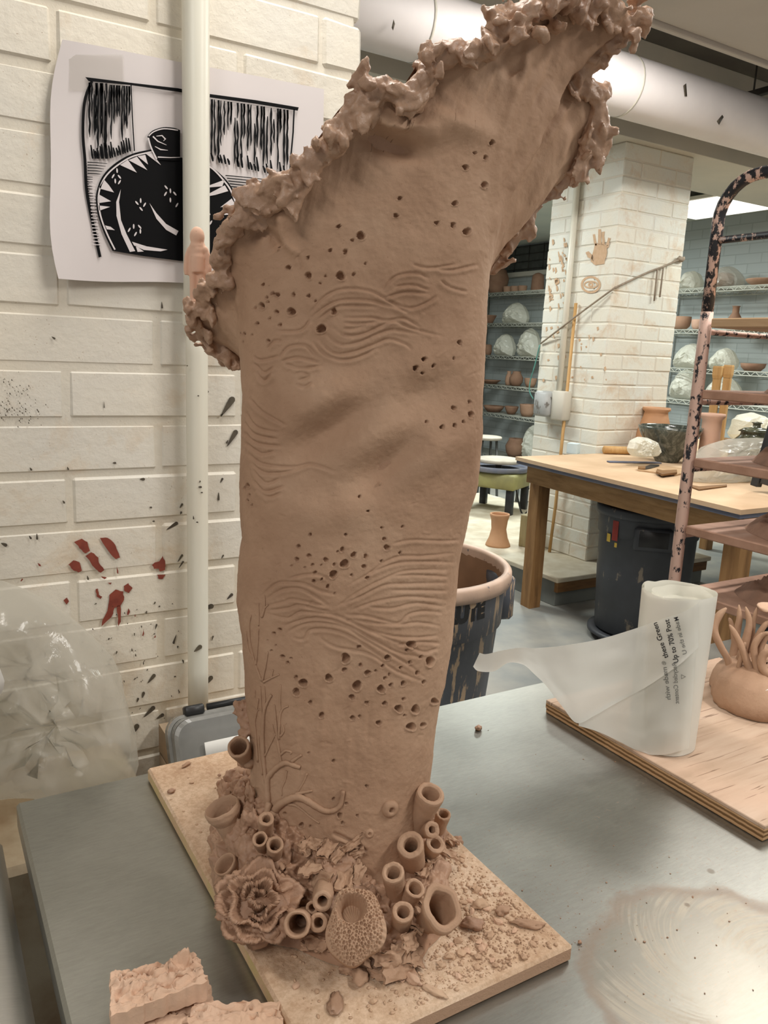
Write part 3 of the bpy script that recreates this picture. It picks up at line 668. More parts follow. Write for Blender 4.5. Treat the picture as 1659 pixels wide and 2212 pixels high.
layer('printed_black', black, .0060, M['ink']); layer('printed_white', white, .0068, M['paper_cut']); layer('printed_lid', top, .0076, M['ink']); layer('printed_lid_lines', top2, .0084, M['paper_cut'])
obj('tape_strip', MB().grid([[ony(x+dx, y, PYp-.004) for dx in (0, 118)] for x, y in ((148, 118), (150, 145), (150, 196))]), M['tape'], t)
# --- concrete blocks with holes, topmost visible
for k in range(1):
    z0 = .642
    bm = bmesh.new()
    t = thing('concrete_block', (.5, 1.3, z0), 'clay dusted concrete block with round holes beneath the pipe', 'block')
    X0, X1, Y0, Y1, Z1 = .374, .66, 1.335, 1.437, .818
    b = MB(); holes = [(.402, 1.375), (.525, 1.40), (.60, 1.385)]
    N = 90; mm = 60; rows = []
    for j in range(mm+1):
        row = []
        for i in range(N+1):
            x = X0+(X1-X0)*i/N; y = Y0+(Y1-Y0)*j/mm; d = min(math.hypot((x-hx), (y-hy)) for hx, hy in holes)
            dz = .05*min(1, max(0, (.017-d)/.003)); row.append(Vector((x, y, Z1-dz-.0012*(1+mnoise.noise((x*90, y*90, 0))))))
        rows.append(row)
    b.grid(rows); o0 = MB().box((X0, Y0, z0), (X1, Y1, Z1-.055), .003); b.add(o0.v, o0.f)
    for a0, a1 in (((X0, Y0), (X1, Y0)), ((X1, Y0), (X1, Y1)), ((X1, Y1), (X0, Y1)), ((X0, Y1), (X0, Y0))):
        b.add([(*a0, Z1-.06), (*a1, Z1-.06), (*a1, Z1-.001), (*a0, Z1-.001)], [(0, 1, 2, 3)])
    obj('block_body', b, M['block'], t)
# --- clear hinged cover leaning on the block
t = thing('clear_cover', (.45, 1.16, .642), 'grey clear hinged cover leaning in front of the block', 'cover')
def rrect(w, h, r, n=6):
    out = []
    for cx, cy, a0 in ((w/2-r, h/2-r, 0), (-w/2+r, h/2-r, 90), (-w/2+r, -h/2+r, 180), (w/2-r, -h/2+r, 270)):
        out += [(cx+r*math.cos(math.radians(a0+90*k/n)), cy+r*math.sin(math.radians(a0+90*k/n))) for k in range(n+1)]
    return out
cm = Matrix.Translation((.487, 1.262, .775)) @ Matrix.Rotation(math.radians(66), 4, 'X')
def cpt(x, y, z): return cm @ Vector((x, y, z))
b = MB(); W2, H2 = .275, .25
for (w, h, z, w2, h2, z2) in ((W2, H2, 0, W2, H2, .018), (W2, H2, .018, W2-.010, H2-.010, .02), (W2-.010, H2-.010, .02, W2-.016, H2-.016, .03), (W2-.016, H2-.016, .03, W2-.028, H2-.028, .034)):
    A1 = rrect(w, h, .03); A2 = rrect(w2, h2, .028); b.grid([[cpt(x, y, z) for x, y in A1], [cpt(x, y, z2) for x, y in A2]], cu=True)
obj('cover_frame', b, M['frame_plastic'], t, smooth=False)
A1 = rrect(W2-.028, H2-.028, .026); dome = [[cpt(x*k, y*k, .034+.02*(1-k**3)) for x, y in A1] for k in (1, .93, .8, .5, .2, .01)]
obj('clear_lens', MB().grid(dome, cu=True), M['lens'], t, smooth=False)
obj('cover_back', MB().poly([cpt(x, y, .004) for x, y in rrect(W2-.01, H2-.01, .028)], cm.to_3x3() @ Vector((0, 0, -1)), .003), simple('dark grey box inside', (150, 148, 142), (118, 116, 110), 14, .4), t)
for x in (-.085, .09): obj('hinge', MB().box((x-.018, H2/2-.004, .004), (x+.018, H2/2+.014, .024), .003, cm), M['black_plastic'], t)
obj('hinge_bar', MB().tube([cpt(-.06, H2/2+.006, .014), cpt(.07, H2/2+.006, .014)], .006, 10), M['black_plastic'], t)
obj('white_strip', MB().box((-.085, H2/2-.075, .0545), (.12, H2/2-.052, .056), .0005, cm), M['label_white'], t)
# --- big crumpled clear bag at the left
def inflated(name, outline, C, Y, D, m, parent=None, amp=.008, nr=26, nt=120, seed=0, fr=16, fold=.35, tilt=0, plane=None, zmin=None, facet=False, soft=False, **kw):
    """outline in picture measure on the upright plane at depth Y, puffed out by D to both sides"""
    pl = plane or (lambda x, y: ony(x, y, Y))
    P = [pl(*p) for p in outline]; Cc = pl(*C); P = P+[P[0]]; L = [0]
    for a, c in zip(P[:-1], P[1:]): L.append(L[-1]+(c-a).length)
    ring = []
    for k in range(nt):
        s = L[-1]*k/nt; i = max(j for j in range(len(L)-1) if L[j] <= s); f = (s-L[i])/(L[i+1]-L[i]); ring.append(P[i].lerp(P[i+1], f))
    out = []
    nv = Vector((0, -1, 0)) if plane is None else (P[2]-P[0]).cross(P[4 % len(P)]-P[0]).normalized()
    rad = (P[0]-Cc).length
    for sgn in (1, -1):
        rows = []
        for i in range(nr+1):
            r = 1-i/nr; row = []
            for k, p in enumerate(ring):
                a = 2*math.pi*k/nt; base = Cc.lerp(p, r); h = D*sgn*math.sqrt(max(0, 1-r**2.4))
                n1 = mnoise.noise(base*fr+Vector((seed, sgn, 0))); n2 = mnoise.noise(base*fr*2.3+Vector((0, seed, sgn*3)))
                rd = mnoise.noise((math.cos(a)*3.2, math.sin(a)*3.2, seed+r*1.5))
                cr = (1-abs(n1)*2.2)*amp+(1-abs(n2)*2)*amp*.5+fold*amp*rd*2*r
                q_ = base+nv*(h+cr*min(1, (1-r)*5))
                if facet: q_ += Vector((mnoise.noise(base*97), mnoise.noise(base*91+Vector((3, 0, 0))), mnoise.noise(base*89+Vector((0, 5, 0)))))*rad*.06*min(1, (1-r)*4)
                if zmin is not None and q_.z < zmin: q_.z = zmin
                row.append(q_)
            rows.append(row)
        if sgn < 0: rows = [list(reversed(r)) for r in rows]
        out.append(rows)
    b = MB().grid(out[0], cu=True).grid(out[1], cu=True)
    if facet:
        rf = random.Random(seed); nf = []
        for f in b.f: nf += [(f[0], f[1], f[2]), (f[0], f[2], f[3])] if rf.random() < .5 else [(f[0], f[1], f[3]), (f[1], f[2], f[3])]
        b.f = nf
    return obj(name, b, m, parent, smooth=soft or not facet, **kw)
inflated('clear_bag', [(-240, 1290), (-120, 1255), (0, 1252), (60, 1275), (115, 1302), (180, 1355), (232, 1405), (260, 1442), (266, 1490), (282, 1545), (298, 1600), (296, 1655), (280, 1672), (200, 1695), (105, 1716), (70, 1690), (30, 1706), (-100, 1712), (-240, 1700)], (80, 1500), 1.275, .125, M['poly_clear'], amp=.018, nr=10, nt=34, fr=6, seed=4, fold=1.2, facet=True, soft=True, label='big crumpled clear plastic bag behind the table corner', cat='bag')
inflated('white_bag', [(-160, 1440), (-60, 1400), (-6, 1428), (10, 1470), (8, 1488), (-4, 1510), (-30, 1560), (-160, 1580)], (-70, 1490), 1.105, .008, M['label_white'], amp=.002, nr=10, nt=50, seed=9, label='scrap of white film poking in at the left edge', cat='film', plane=lambda x, y: ony(x, y, 1.105))
# --- board under the sculpture
bb = [Vector((.2605, 1.066)), Vector((.5665, 1.066)), Vector((.5665, .5115)), Vector((.2605, .5115))]
bb[3] = Vector((.2605, .5115))
brd = one_box('work_board', (.2605, .5115, TT+.0005), (.5685, 1.068, BT), M['board'], .003, label='clay dusted square edged board under the tall sculpture', cat='board')
# --- plywood board at right
t = thing('plywood_board', (1.19, .76, TT+.0005), 'dusty plywood board carrying the bag roll', 'board')
one_box('top_ply', (.953, .548, PT-.006), (1.44, .982, PT), M['plywood'], .001, t)
one_box('ply_layer', (.954, .549, TT+.0005), (1.44, .981, TT+.0095), M['ply_edge'], .0008, t)
one_box('ply_layer', (.953, .548, TT+.0095), (1.44, .982, TT+.019), M['ply_edge'], .0008, t)
# ================================================================== THE TALL CLAY SCULPTURE
AX = Vector((.42, .81)); hh = AX.normalized(); rv = Vector((hh.y, -hh.x)); D0 = AX.length
H3 = Vector((hh.x, hh.y, 0)); R3 = Vector((rv.x, rv.y, 0)); A3 = Vector((AX.x, AX.y, 0))
def onp(x, y, off=0):
    d = ray(x, y); return CAM+d*((D0+off)/(d.x*hh.x+d.y*hh.y))
def loc(s, d, z): return A3+R3*s+H3*d+Vector((0, 0, z))
sc = thing('clay_sculpture', loc(0, 0, BT), 'tall flared clay vessel with ragged rim and coral clustered base', 'sculpture')
SL = [(560, 510), (600, 510), (700, 512), (780, 516), (850, 521), (950, 518), (1050, 518), (1110, 521), (1150, 525), (1200, 516), (1280, 510), (1350, 519), (1450, 527), (1500, 532), (1560, 540), (1620, 545), (1700, 545), (1900, 540)]
SR = [(560, 1062), (600, 1055), (700, 1048), (800, 1044), (900, 1040), (1000, 1036), (1050, 1029), (1100, 1012), (1150, 1003), (1200, 992), (1300, 980), (1400, 968), (1450, 960), (1500, 948), (1560, 938), (1650, 926), (1750, 915), (1900, 905)]
def prof(S):
    a = [onp(x, y) for y, x in S]; z = np.array([p.z for p in a]); s = np.array([(Vector((p.x, p.y))-AX).dot(rv) for p in a]); o = np.argsort(z); return z[o], s[o]
zl, sl = prof(SL); zr, sr = prof(SR)
# superellipse section, equal steps along its edge
NEXP = 2.7; TT_ = np.linspace(0, 2*np.pi, 2001)
ex = lambda c: np.sign(c)*np.abs(c)**(2/NEXP)
px_, py_ = .135*ex(np.cos(TT_)), .10*ex(np.sin(TT_)); cum = np.r_[0, np.cumsum(np.hypot(np.diff(px_), np.diff(py_)))]; cum *= 360/cum[-1]
def ring_at(th, z):           # th in degrees of edge length: 0 right, 90 back, 180 left, 270 front
    t = np.interp(np.mod(th, 360), cum, TT_)
    L = np.interp(z, zl, sl); R = np.interp(z, zr, sr); c = (L+R)/2; a = (R-L)/2*.985
    b = np.interp(z, [.94, 1.03, 1.15, 1.4, 1.65], [.136, .124, .110, .100, .098])
    s = c+a*ex(np.cos(t)); d = b*ex(np.sin(t))
    return s, d
RIM = [(160, 498, 762, .07), (168, 438, 722, .045), (177, 418, 655, .015), (185, 448, 612, -.015), (193, 486, 572, -.04), (200, 492, 505, -.065), (208, 535, 440, -.09), (217, 590, 412, -.10), (230, 656, 362, -.115), (243, 722, 290, -.125), (257, 800, 200, -.125), (270, 900, 182, -.12), (280, 962, 115, -.11), (295, 1060, 85, -.10), (310, 1130, 15, -.09), (325, 1220, -20, -.07), (337, 1310, -15, -.045), (344, 1355, 45, -.02), (350, 1285, 105, 0), (355, 1248, 165, .01), (361, 1282, 225, .03), (367, 1276, 300, .05), (373, 1235, 370, .06), (379, 1190, 400, .07), (386, 1140, 425, .08), (393, 1118, 485, .09), (400, 1085, 535, .11)]
K = []
for th, x, y, off in RIM:
    p = onp(x, y, off); v = Vector((p.x, p.y))-AX; K.append((th, v.dot(rv), off, p.z))
K += [(430, .10, .17, 1.60), (470, 0, .175, 1.57), (500, -.10, .13, 1.545)]
K = np.array(K)
def periodic(th, col):
    x = np.r_[K[-3:, 0]-360, K[:, 0], K[:4, 0]+360]; y = np.r_[K[-3:, col], K[:, col], K[:4, col]]
    th = np.asarray(th, float); i = np.clip(np.searchsorted(x, th, 'right')-1, 1, len(x)-3); t = (th-x[i])/(x[i+1]-x[i])
    m0 = (y[i+1]-y[i-1])/(x[i+1]-x[i-1])*(x[i+1]-x[i]); m1 = (y[i+2]-y[i])/(x[i+2]-x[i])*(x[i+1]-x[i])
    return (2*t**3-3*t**2+1)*y[i]+(t**3-2*t**2+t)*m0+(3*t*t-2*t**3)*y[i+1]+(t**3-t**2)*m1
NF, NBk, NB, NFl = 470, 44, 720, 430
th = np.r_[np.linspace(158, 404, NF), np.linspace(404, 518, NBk+1)[1:-1]]; NU = len(th)
thm = np.mod(th, 360)
z1 = np.interp(thm, [0, 30, 90, 150, 180, 210, 270, 320, 345, 360], [1.60, 1.56, 1.50, 1.50, 1.53, 1.60, 1.665, 1.68, 1.64, 1.60])
Z = .945+(z1[None, :]-.945)*np.linspace(0, 1, NB)[:, None]
S, D = ring_at(np.broadcast_to(th, Z.shape), Z)
P0 = np.stack([S[-1], D[-1], Z[-1]], 1); Pm = np.stack([S[-6], D[-6], Z[-6]], 1)
T0 = P0-Pm; T0 /= np.linalg.norm(T0, axis=1)[:, None]
P1 = np.stack([periodic(th, 1), periodic(th, 2), periodic(th, 3)], 1)
dl = np.linalg.norm(P1-P0, axis=1)[:, None]
rag = np.stack([np.cos(np.radians(th))*4, np.sin(np.radians(th))*4, th*0], 1)
outv = P1-P0; outv[:, 2] *= .45; outv /= np.linalg.norm(outv, axis=1)[:, None]
P1 = P1+outv*(.010*fbm(rag*3.1, 3, 5))[:, None]
v = np.linspace(0, 1, NFl+1)[1:, None, None]
Fl = (2*v**3-3*v*v+1)*P0+(v**3-2*v*v+v)*(T0*dl*1.0)+(3*v*v-2*v**3)*P1+(v**3-v*v)*(outv*dl*.9)
G = np.concatenate([np.stack([S, D, Z], 2), Fl], 0)                      # rows, cols, (s, d, z)
B3 = np.array([R3, H3, (0, 0, 1)])
Wd = G.reshape(-1, 3) @ B3+np.array(A3)
NR = G.shape[0]
def normals(Wd):
    g = Wd.reshape(NR, NU, 3); du = np.roll(g, -1, 1)-np.roll(g, 1, 1); dv = np.gradient(g, axis=0); n = np.cross(du, dv)
    n /= np.linalg.norm(n, axis=2)[:, :, None]+1e-12; return n.reshape(-1, 3)
N = normals(Wd)
inner0 = Wd.reshape(NR, NU, 3)[::12, ::6]-N.reshape(NR, NU, 3)[::12, ::6]*.013
vv = np.repeat(np.r_[np.zeros(NB), np.linspace(0, 1, NFl+1)[1:]], NU)
# broad undulation, folds of the flare
big = fbm(Wd*9, 3, 11)*.004*(1-vv)+fbm(Wd*np.array([22, 22, 14]), 3, 21)*.012*np.clip((vv-.1)*1.5, 0, 1)
Wd = Wd+N*big[:, None]; N = normals(Wd)
Cb = np.array([CR, CD, CF]); rel = (Wd-np.array(CAM)) @ Cb.T
PXY = rel[:, :2]/rel[:, 2:]*F+np.array([W/2, H/2]); MPP = rel[:, 2]/F
front = np.repeat((th < 405)[None], NR, 0).ravel() & ((N*(np.array(CAM)-Wd)).sum(1) > -.02)
disp = np.zeros(len(Wd))
idx_all = np.where(front)[0]
def stroke(pts, sig, amp, prof=0):
    P = np.array(pts, float); lo = P.min(0)-sig*4; hi = P.max(0)+sig*4
    if sig >= 20:      # a broad swell: smooth bumps strung along the line
        dl_ = np.hypot(*np.diff(P, axis=0).T); c_ = np.r_[0, np.cumsum(dl_)]; n_ = max(2, int(c_[-1]/(sig*.55))); tq = np.linspace(0, c_[-1], n_)
        m = idx_all[((PXY[idx_all] > lo) & (PXY[idx_all] < hi)).all(1)]; acc = np.zeros(len(m))
        for t_, x_, y_ in zip(np.linspace(0, 1, n_), np.interp(tq, c_, P[:, 0]), np.interp(tq, c_, P[:, 1])):
            acc += (.45+.55*math.sin(math.pi*t_))*np.exp(-((PXY[m, 0]-x_)**2+(PXY[m, 1]-y_)**2)/sig**2)
        disp[m] += amp*acc*.78; return
    m = idx_all[((PXY[idx_all] > lo) & (PXY[idx_all] < hi)).all(1)]
    if not len(m): return
    q = PXY[m]; best = np.full(len(m), 1e9); tt = np.zeros(len(m)); sd = np.zeros(len(m)); n = len(P)-1
    for i in range(n):
        a, c = P[i], P[i+1]; d = c-a; L2 = d @ d+1e-9; t = np.clip(((q-a) @ d)/L2, 0, 1); e = q-(a+t[:, None]*d); r = np.hypot(e[:, 0], e[:, 1])
        k = r < best; best[k] = r[k]; tt[k] = (i+t[k])/n; sd[k] = np.sign(d[0]*e[k, 1]-d[1]*e[k, 0])
    w = np.clip(np.minimum(tt, 1-tt)*6, 0, 1)**.7
    if prof == 0: disp[m] += amp*w*np.exp(-(best/sig)**2)
    else:     # a dragged groove: cut on one side, soft raised bank on the other
        x = best*sd/sig; disp[m] += amp*w*(-np.exp(-(x/.55)**2)*1.0+.75*np.exp(-((x-1.5)/1.1)**2)+.25*np.exp(-((x+1.3)/.8)**2))
f6 = lambda L: [(480+x/2.676, 560+y/2.676) for x, y in L]
f7 = lambda L: [(480+x/2.86, 1100+y/2.86) for x, y in L]
f4 = lambda L: [(390+x/3.253, 380+y/3.253) for x, y in L]
f1 = lambda L: [(400+x/2.513, 1480+y/2.513) for x, y in L]
f5 = lambda L: [(780+x/2.592, y/2.592) for x, y in L]
def sm2(L, n=6): return [(p.x, p.y) for p in catmull([(x, y, 0) for x, y in L], n)]
# broad dents and swells
for L, s, a in [([(400, 1120), (560, 1010), (820, 850)], 40, -.0085), ([(440, 960), (600, 820), (760, 760)], 50, .009), ([(820, 1290), (960, 1190), (1120, 1060)], 36, -.008), ([(720, 1150), (850, 1020), (1000, 930)], 48, .007), ([(1060, 850), (1200, 770), (1330, 720)], 40, -.005), ([(1000, 730), (1150, 600), (1300, 520)], 40, .003), ([(1000, 1260), (1250, 1080), (1400, 1000)], 40, .005), ([(300, 1420), (600, 1480), (900, 1400)], 40, .003)]:
    stroke(f6(sm2(L)), s, a)
for L, s, a in [([(770, 150), (800, 330), (860, 420)], 14, -.005), ([(930, 250), (900, 450), (780, 800), (740, 1300)], 10, .003), ([(330, 620), (500, 690), (700, 760)], 30, .006), ([(0, 760), (180, 820), (330, 860)], 22, -.006), ([(0, 600), (200, 690), (420, 760)], 24, .007), ([(1060, 420), (960, 600), (900, 800), (760, 1200)], 9, -.003), ([(1150, 560), (1080, 720), (960, 860), (830, 1060)], 9, .003)]:
    stroke(f5(sm2(L)), s, a)
for L, s, a in [([(480, 420), (600, 400), (690, 520)], 14, -.007), ([(690, 250), (720, 440), (830, 560)], 9, .004), ([(830, 560), (850, 640), (840, 660)], 3, -.0015)]:
    stroke(f4(sm2(L)), s, a)
# dragged wave lines
G6 = [[(500, 320), (600, 210), (720, 170), (860, 185), (960, 240), (1040, 290), (1080, 305)], [(510, 342), (620, 260), (720, 233), (860, 240), (1000, 280), (1075, 306)], [(560, 345), (640, 285), (720, 268), (910, 275)], [(690, 340), (860, 338), (940, 352), (1060, 345), (1150, 402)], [(640, 395), (720, 440), (820, 430), (920, 382), (1000, 358), (1100, 400), (1290, 450)], [(600, 430), (680, 490), (780, 482), (900, 430), (1000, 408), (1160, 440)], [(560, 462), (640, 540), (740, 540), (860, 500), (960, 462), (1060, 490), (1095, 525)], [(520, 472), (600, 550), (700, 580), (800, 560), (900, 508)], [(310, 415), (450, 410), (505, 348)], [(930, 180), (1000, 100), (1120, 80), (1200, 112)], [(940, 222), (1060, 190), (1205, 200)], [(960, 240), (1080, 282), (1180, 252), (1240, 208)], [(1000, 160), (1100, 148), (1200, 180)], [(1260, 118), (1320, 162), (1420, 190)], [(1240, 58), (1330, 62), (1480, 30)], [(1100, 28), (1200, 50), (1360, 28)], [(260, 520), (300, 472), (345, 474)], [(330, 572), (380, 508), (480, 498), (545, 560)], [(340, 592), (440, 568), (575, 602)], [(350, 600), (460, 630), (585, 612)], [(180, 560), (225, 582), (330, 558)], [(185, 600), (240, 655), (300, 618)], [(200, 645), (240, 705), (290, 650)], [(430, 660), (470, 655), (500, 680), (440, 700)], [(430, 720), (480, 735), (520, 710)],
 [(150, 800), (230, 880), (380, 962)], [(135, 880), (200, 970), (330, 1002)], [(130, 940), (190, 1012), (320, 1042)], [(130, 1000), (200, 1062), (340, 1082)], [(140, 1060), (220, 1122), (300, 1108)], [(150, 1120), (230, 1182), (400, 1202), (520, 1185), (655, 1228)], [(170, 1170), (240, 1232), (350, 1232), (480, 1200)], [(180, 1210), (250, 1292), (330, 1268)], [(190, 1280), (250, 1342), (365, 1308)], [(200, 1330), (270, 1372), (345, 1348)], [(700, 400), (760, 400), (830, 385)], [(700, 365), (790, 372), (900, 360)]]
for L in G6: stroke(f6(sm2(L)), 4.6, .0017, 1)
G7 = [[(1050, 215), (1170, 190), (1350, 196), (1465, 190)], [(780, 470), (900, 400), (1000, 330), (1100, 290), (1250, 288), (1440, 270)], [(900, 402), (1050, 340), (1200, 322), (1440, 330)], [(720, 592), (860, 500), (1000, 430), (1140, 380), (1400, 375)], [(700, 602), (850, 540), (1000, 470), (1150, 460), (1400, 455)], [(800, 622), (950, 570), (1150, 540), (1380, 560)], [(240, 540), (330, 460), (430, 450), (520, 462), (600, 500), (700, 530)], [(270, 560), (360, 500), (480, 490), (580, 540), (665, 602)], [(400, 432), (500, 405), (600, 405), (680, 442)], [(270, 600), (380, 570), (440, 555), (560, 580), (640, 602)], [(280, 625), (400, 612), (480, 590), (600, 620), (700, 640)], [(270, 640), (400, 672), (480, 635), (600, 640), (720, 660), (850, 720), (1000, 790), (1200, 862)], [(380, 722), (470, 690), (580, 670), (700, 690), (820, 740), (960, 820), (1100, 890), (1280, 920)], [(400, 762), (500, 710), (620, 700), (760, 730), (860, 790), (1000, 870), (1150, 960), (1265, 1052)], [(430, 790), (500, 802), (540, 748), (640, 740), (760, 770), (900, 850), (1040, 962)], [(600, 790), (700, 850), (900, 890), (1000, 950), (1100, 1010), (1260, 1072)], [(760, 650), (900, 660), (1080, 702), (1150, 650), (1250, 630), (1365, 642)], [(900, 600), (1040, 612), (1200, 580), (1370, 602)], [(800, 680), (950, 702), (1080, 712), (1220, 700), (1350, 722)], [(900, 740), (1050, 782), (1200, 792), (1340, 780)], [(1160, 850), (1250, 882), (1325, 860)], [(1040, 500), (1200, 500), (1390, 505)], [(1050, 415), (1200, 405), (1400, 418)], [(1080, 840), (1220, 820), (1350, 830)]]
for L in G7: stroke(f7(sm2(L)), 4.2, .0013, 1)
for L in ([(540, 760), (640, 830), (700, 880)], [(800, 800), (900, 850), (990, 905)], [(830, 850), (930, 900), (970, 920)]): stroke(f1(sm2(L)), 6, .0025, 1)
# vertical throwing/scraping marks low on the wall
for k in range(26):
    x = 580+13*k+random.uniform(-5, 5); y = 1500+random.uniform(-30, 120); stroke([(x, y), (x-3, y+60), (x-7, y+130)], 6, random.uniform(-.0006, .0006))
for k in range(120):
    x = random.uniform(540, 1030); y = random.uniform(560, 1800); a = random.uniform(-1.2, .6); L_ = random.uniform(4, 26); stroke([(x, y), (x+L_*.5*math.cos(a), y+L_*.5*math.sin(a)), (x+L_*math.cos(a), y+L_*math.sin(a))], 2.2, random.uniform(-.0007, .0008))
# worm holes
HO = []
for fr_, sc_, L in ((lambda x, y: (390+x/3.253, 380+y/3.253), 3.253, [(1265, 420, 27), (1207, 452, 12), (1110, 355, 14), (1540, 157, 14), (1513, 278, 16), (1050, 523, 13), (1157, 532, 17), (895, 575, 12), (1300, 617, 10), (757, 645, 17), (897, 700, 23), (1018, 706, 10), (1122, 703, 29), (1217, 692, 12), (982, 755, 9), (581, 765, 12), (645, 828, 13), (677, 838, 18), (605, 857, 11), (792, 835, 14), (900, 842, 13), (948, 878, 9), (615, 887, 9), (523, 930, 11), (570, 915, 22), (675, 957, 14), (778, 955, 27), (1077, 953, 21), (625, 1003, 11), (537, 1038, 14), (699, 1047, 13), (987, 1075, 30), (448, 1112, 10), (502, 1117, 8), (425, 1110, 6), (440, 1167, 6), (615, 1160, 12), (685, 510, 12)]),
 (lambda x, y: (780+x/2.592, y/2.592), 2.592, [(722, 800, 15), (633, 858, 9), (695, 882, 12), (584, 937, 15), (690, 1037, 18), (526, 1138, 15), (425, 1247, 12), (515, 1260, 14), (590, 1297, 20)]),
 (lambda x, y: (480+x/2.676, 560+y/2.676), 2.676, [(1371, 482, 13), (1160, 578, 11), (1336, 574, 8), (1113, 629, 14), (1215, 616, 9), (1155, 659, 9), (1432, 827, 11), (1340, 862, 13), (1433, 898, 17), (1182, 940, 9), (1263, 970, 11), (1333, 960, 10), (1386, 940, 8), (914, 1302, 7), (792, 1373, 8), (841, 1454, 7), (921, 1552, 8), (1043, 1545, 8), (145, 1310, 13), (128, 1325, 8), (155, 1365, 8), (145, 1397, 9), (171, 1423, 7)]),
 (lambda x, y: (480+x/2.86, 1100+y/2.86), 2.86, [(545, 157, 9), (763, 157, 9), (1002, 184, 12), (1018, 238, 17), (1098, 270, 9), (984, 321, 9), (470, 231, 12), (742, 249, 14), (714, 261, 8), (811, 283, 17), (886, 291, 13), (536, 287, 12), (461, 310, 12), (640, 313, 14), (755, 338, 25), (876, 355, 13), (693, 343, 10), (558, 344, 9), (610, 345, 7), (510, 360, 7), (430, 350, 6), (573, 392, 11), (685, 402, 23), (800, 409, 9), (897, 425, 11), (615, 432, 8), (566, 445, 11), (651, 478, 12), (696, 522, 7), (356, 745, 11), (319, 768, 11), (278, 814, 6), (331, 843, 6), (305, 875, 8), (372, 912, 13), (404, 950, 11), (425, 922, 7), (845, 852, 13), (1165, 835, 24), (1142, 872, 10), (1021, 917, 17), (1226, 913, 11), (1281, 940, 26), (1159, 946, 10), (990, 967, 10), (854, 965, 12), (1101, 980, 10), (762, 920, 27), (755, 993, 14), (898, 1012, 18), (948, 1000, 8), (1033, 1023, 9), (1006, 1045, 11), (1205, 1013, 13), (1245, 1069, 12), (1118, 1078, 15), (1042, 1088, 12), (658, 1042, 22), (456, 1040, 12), (500, 1072, 24), (457, 1128, 21), (831, 1090, 27), (981, 1112, 22), (801, 1161, 16), (894, 1197, 12), (1003, 1201, 14), (1121, 1175, 11), (544, 1195, 12), (614, 1272, 16), (850, 1282, 10), (805, 1290, 14), (1090, 1233, 22), (1192, 1237, 24), (1129, 1277, 9), (966, 1321, 15), (1165, 1343, 25), (1240, 1335, 16), (1308, 1187, 20), (532, 1507, 7), (688, 1557, 10)]),
 (lambda x, y: (400+x/2.513, 1480+y/2.513), 2.513, [(805, 620, 9), (875, 645, 8), (838, 708, 13), (855, 750, 9), (542, 700, 10), (630, 762, 14), (680, 768, 8), (600, 795, 8), (935, 710, 7), (765, 838, 7), (670, 370, 6), (985, 550, 8)])):
    for x, y, r in L: HO.append((*fr_(x, y), r/sc_))
disp += .0010*fbm(Wd*55, 4, 31)+.00035*fbm(Wd*240, 2, 41)
for hx, hy, r in HO:
    m = idx_all[(np.abs(PXY[idx_all]-(hx, hy)) < r*2.4).all(1)]
    if not len(m): continue
    e = PXY[m]-(hx, hy); ang = np.arctan2(e[:, 1], e[:, 0]); d = np.hypot(e[:, 0], e[:, 1])/(r*(1+.10*np.sin(ang*2+hx)+.07*np.sin(3*ang+hy)))
    R_ = r*MPP[m]; dep = -np.clip((1.08-d)/.24, 0, 1)*np.maximum(R_*2.3, .0022)
    lip = .28*R_*np.exp(-((d-1.2)/.22)**2)*(1+.7*np.sin(ang))
    disp[m] = disp[m]*np.clip((d-.9)*3, 0, 1)+dep+lip
Wd = Wd+N*disp[:, None]
ii = np.arange(NR*NU).reshape(NR, NU); jn = np.roll(ii, -1, 1)
FQ = np.stack([ii[:-1], jn[:-1], jn[1:], ii[1:]], -1).reshape(-1, 4)
body = obj('vessel_wall', (Wd, FQ), M['clay'], sc)
# coarse copy for placing things on the surface
g = Wd.reshape(NR, NU, 3)[::4, ::4]; a, c = g.shape[:2]; k = np.arange(a*c).reshape(a, c)
FB = np.stack([k[:-1, :-1], k[:-1, 1:], k[1:, 1:], k[1:, :-1]], -1).reshape(-1, 4)
BVB = BVHTree.FromPolygons([tuple(p) for p in g.reshape(-1, 3)], [tuple(int(q_) for q_ in f) for f in FB])
# inner face
r, c = inner0.shape[:2]; k = np.arange(r*c).reshape(r, c); kn = np.roll(k, -1, 1)
obj('inner_wall', (inner0.reshape(-1, 3), np.stack([k[:-1], k[1:], kn[1:], kn[:-1]], -1).reshape(-1, 4)), M['clay_dark'], sc)
# ragged torn rim: pressed lumps and flakes all along the lip
gr = Wd.reshape(NR, NU, 3); gn = N.reshape(NR, NU, 3)
lip = gr[-1]; seg = np.linalg.norm(np.roll(lip, -1, 0)-lip, axis=1); cl = np.r_[0, np.cumsum(seg)][:-1]; tot = seg.sum()
b = MB(); nL = 230; R5 = random.Random(12)
js = list(range(0, NF, 3))+list(range(NF, NU)); path_, rads_ = [], []
for j in js:      # the continuous thick lip
    n = Vector(gn[-1, j]); upv = Vector(gr[-1, j]-gr[-30, j]).normalized(); k_ = .72 if (th[j] < 200 or th[j] > 404) else 1.0
    path_.append(Vector(lip[j])+n*(.002+.005*mnoise.noise((cl[j]*24, 3, 0)))-upv*(.004+.006*mnoise.noise((cl[j]*31, 0, 7)))); rads_.append(k_*(.0095+.005*mnoise.noise((cl[j]*40, 0, 0))+.002*mnoise.noise((cl[j]*150, 0, 0))))
path_.append(path_[0]); rads_.append(rads_[0]); b.tube(path_, rads_, 12)
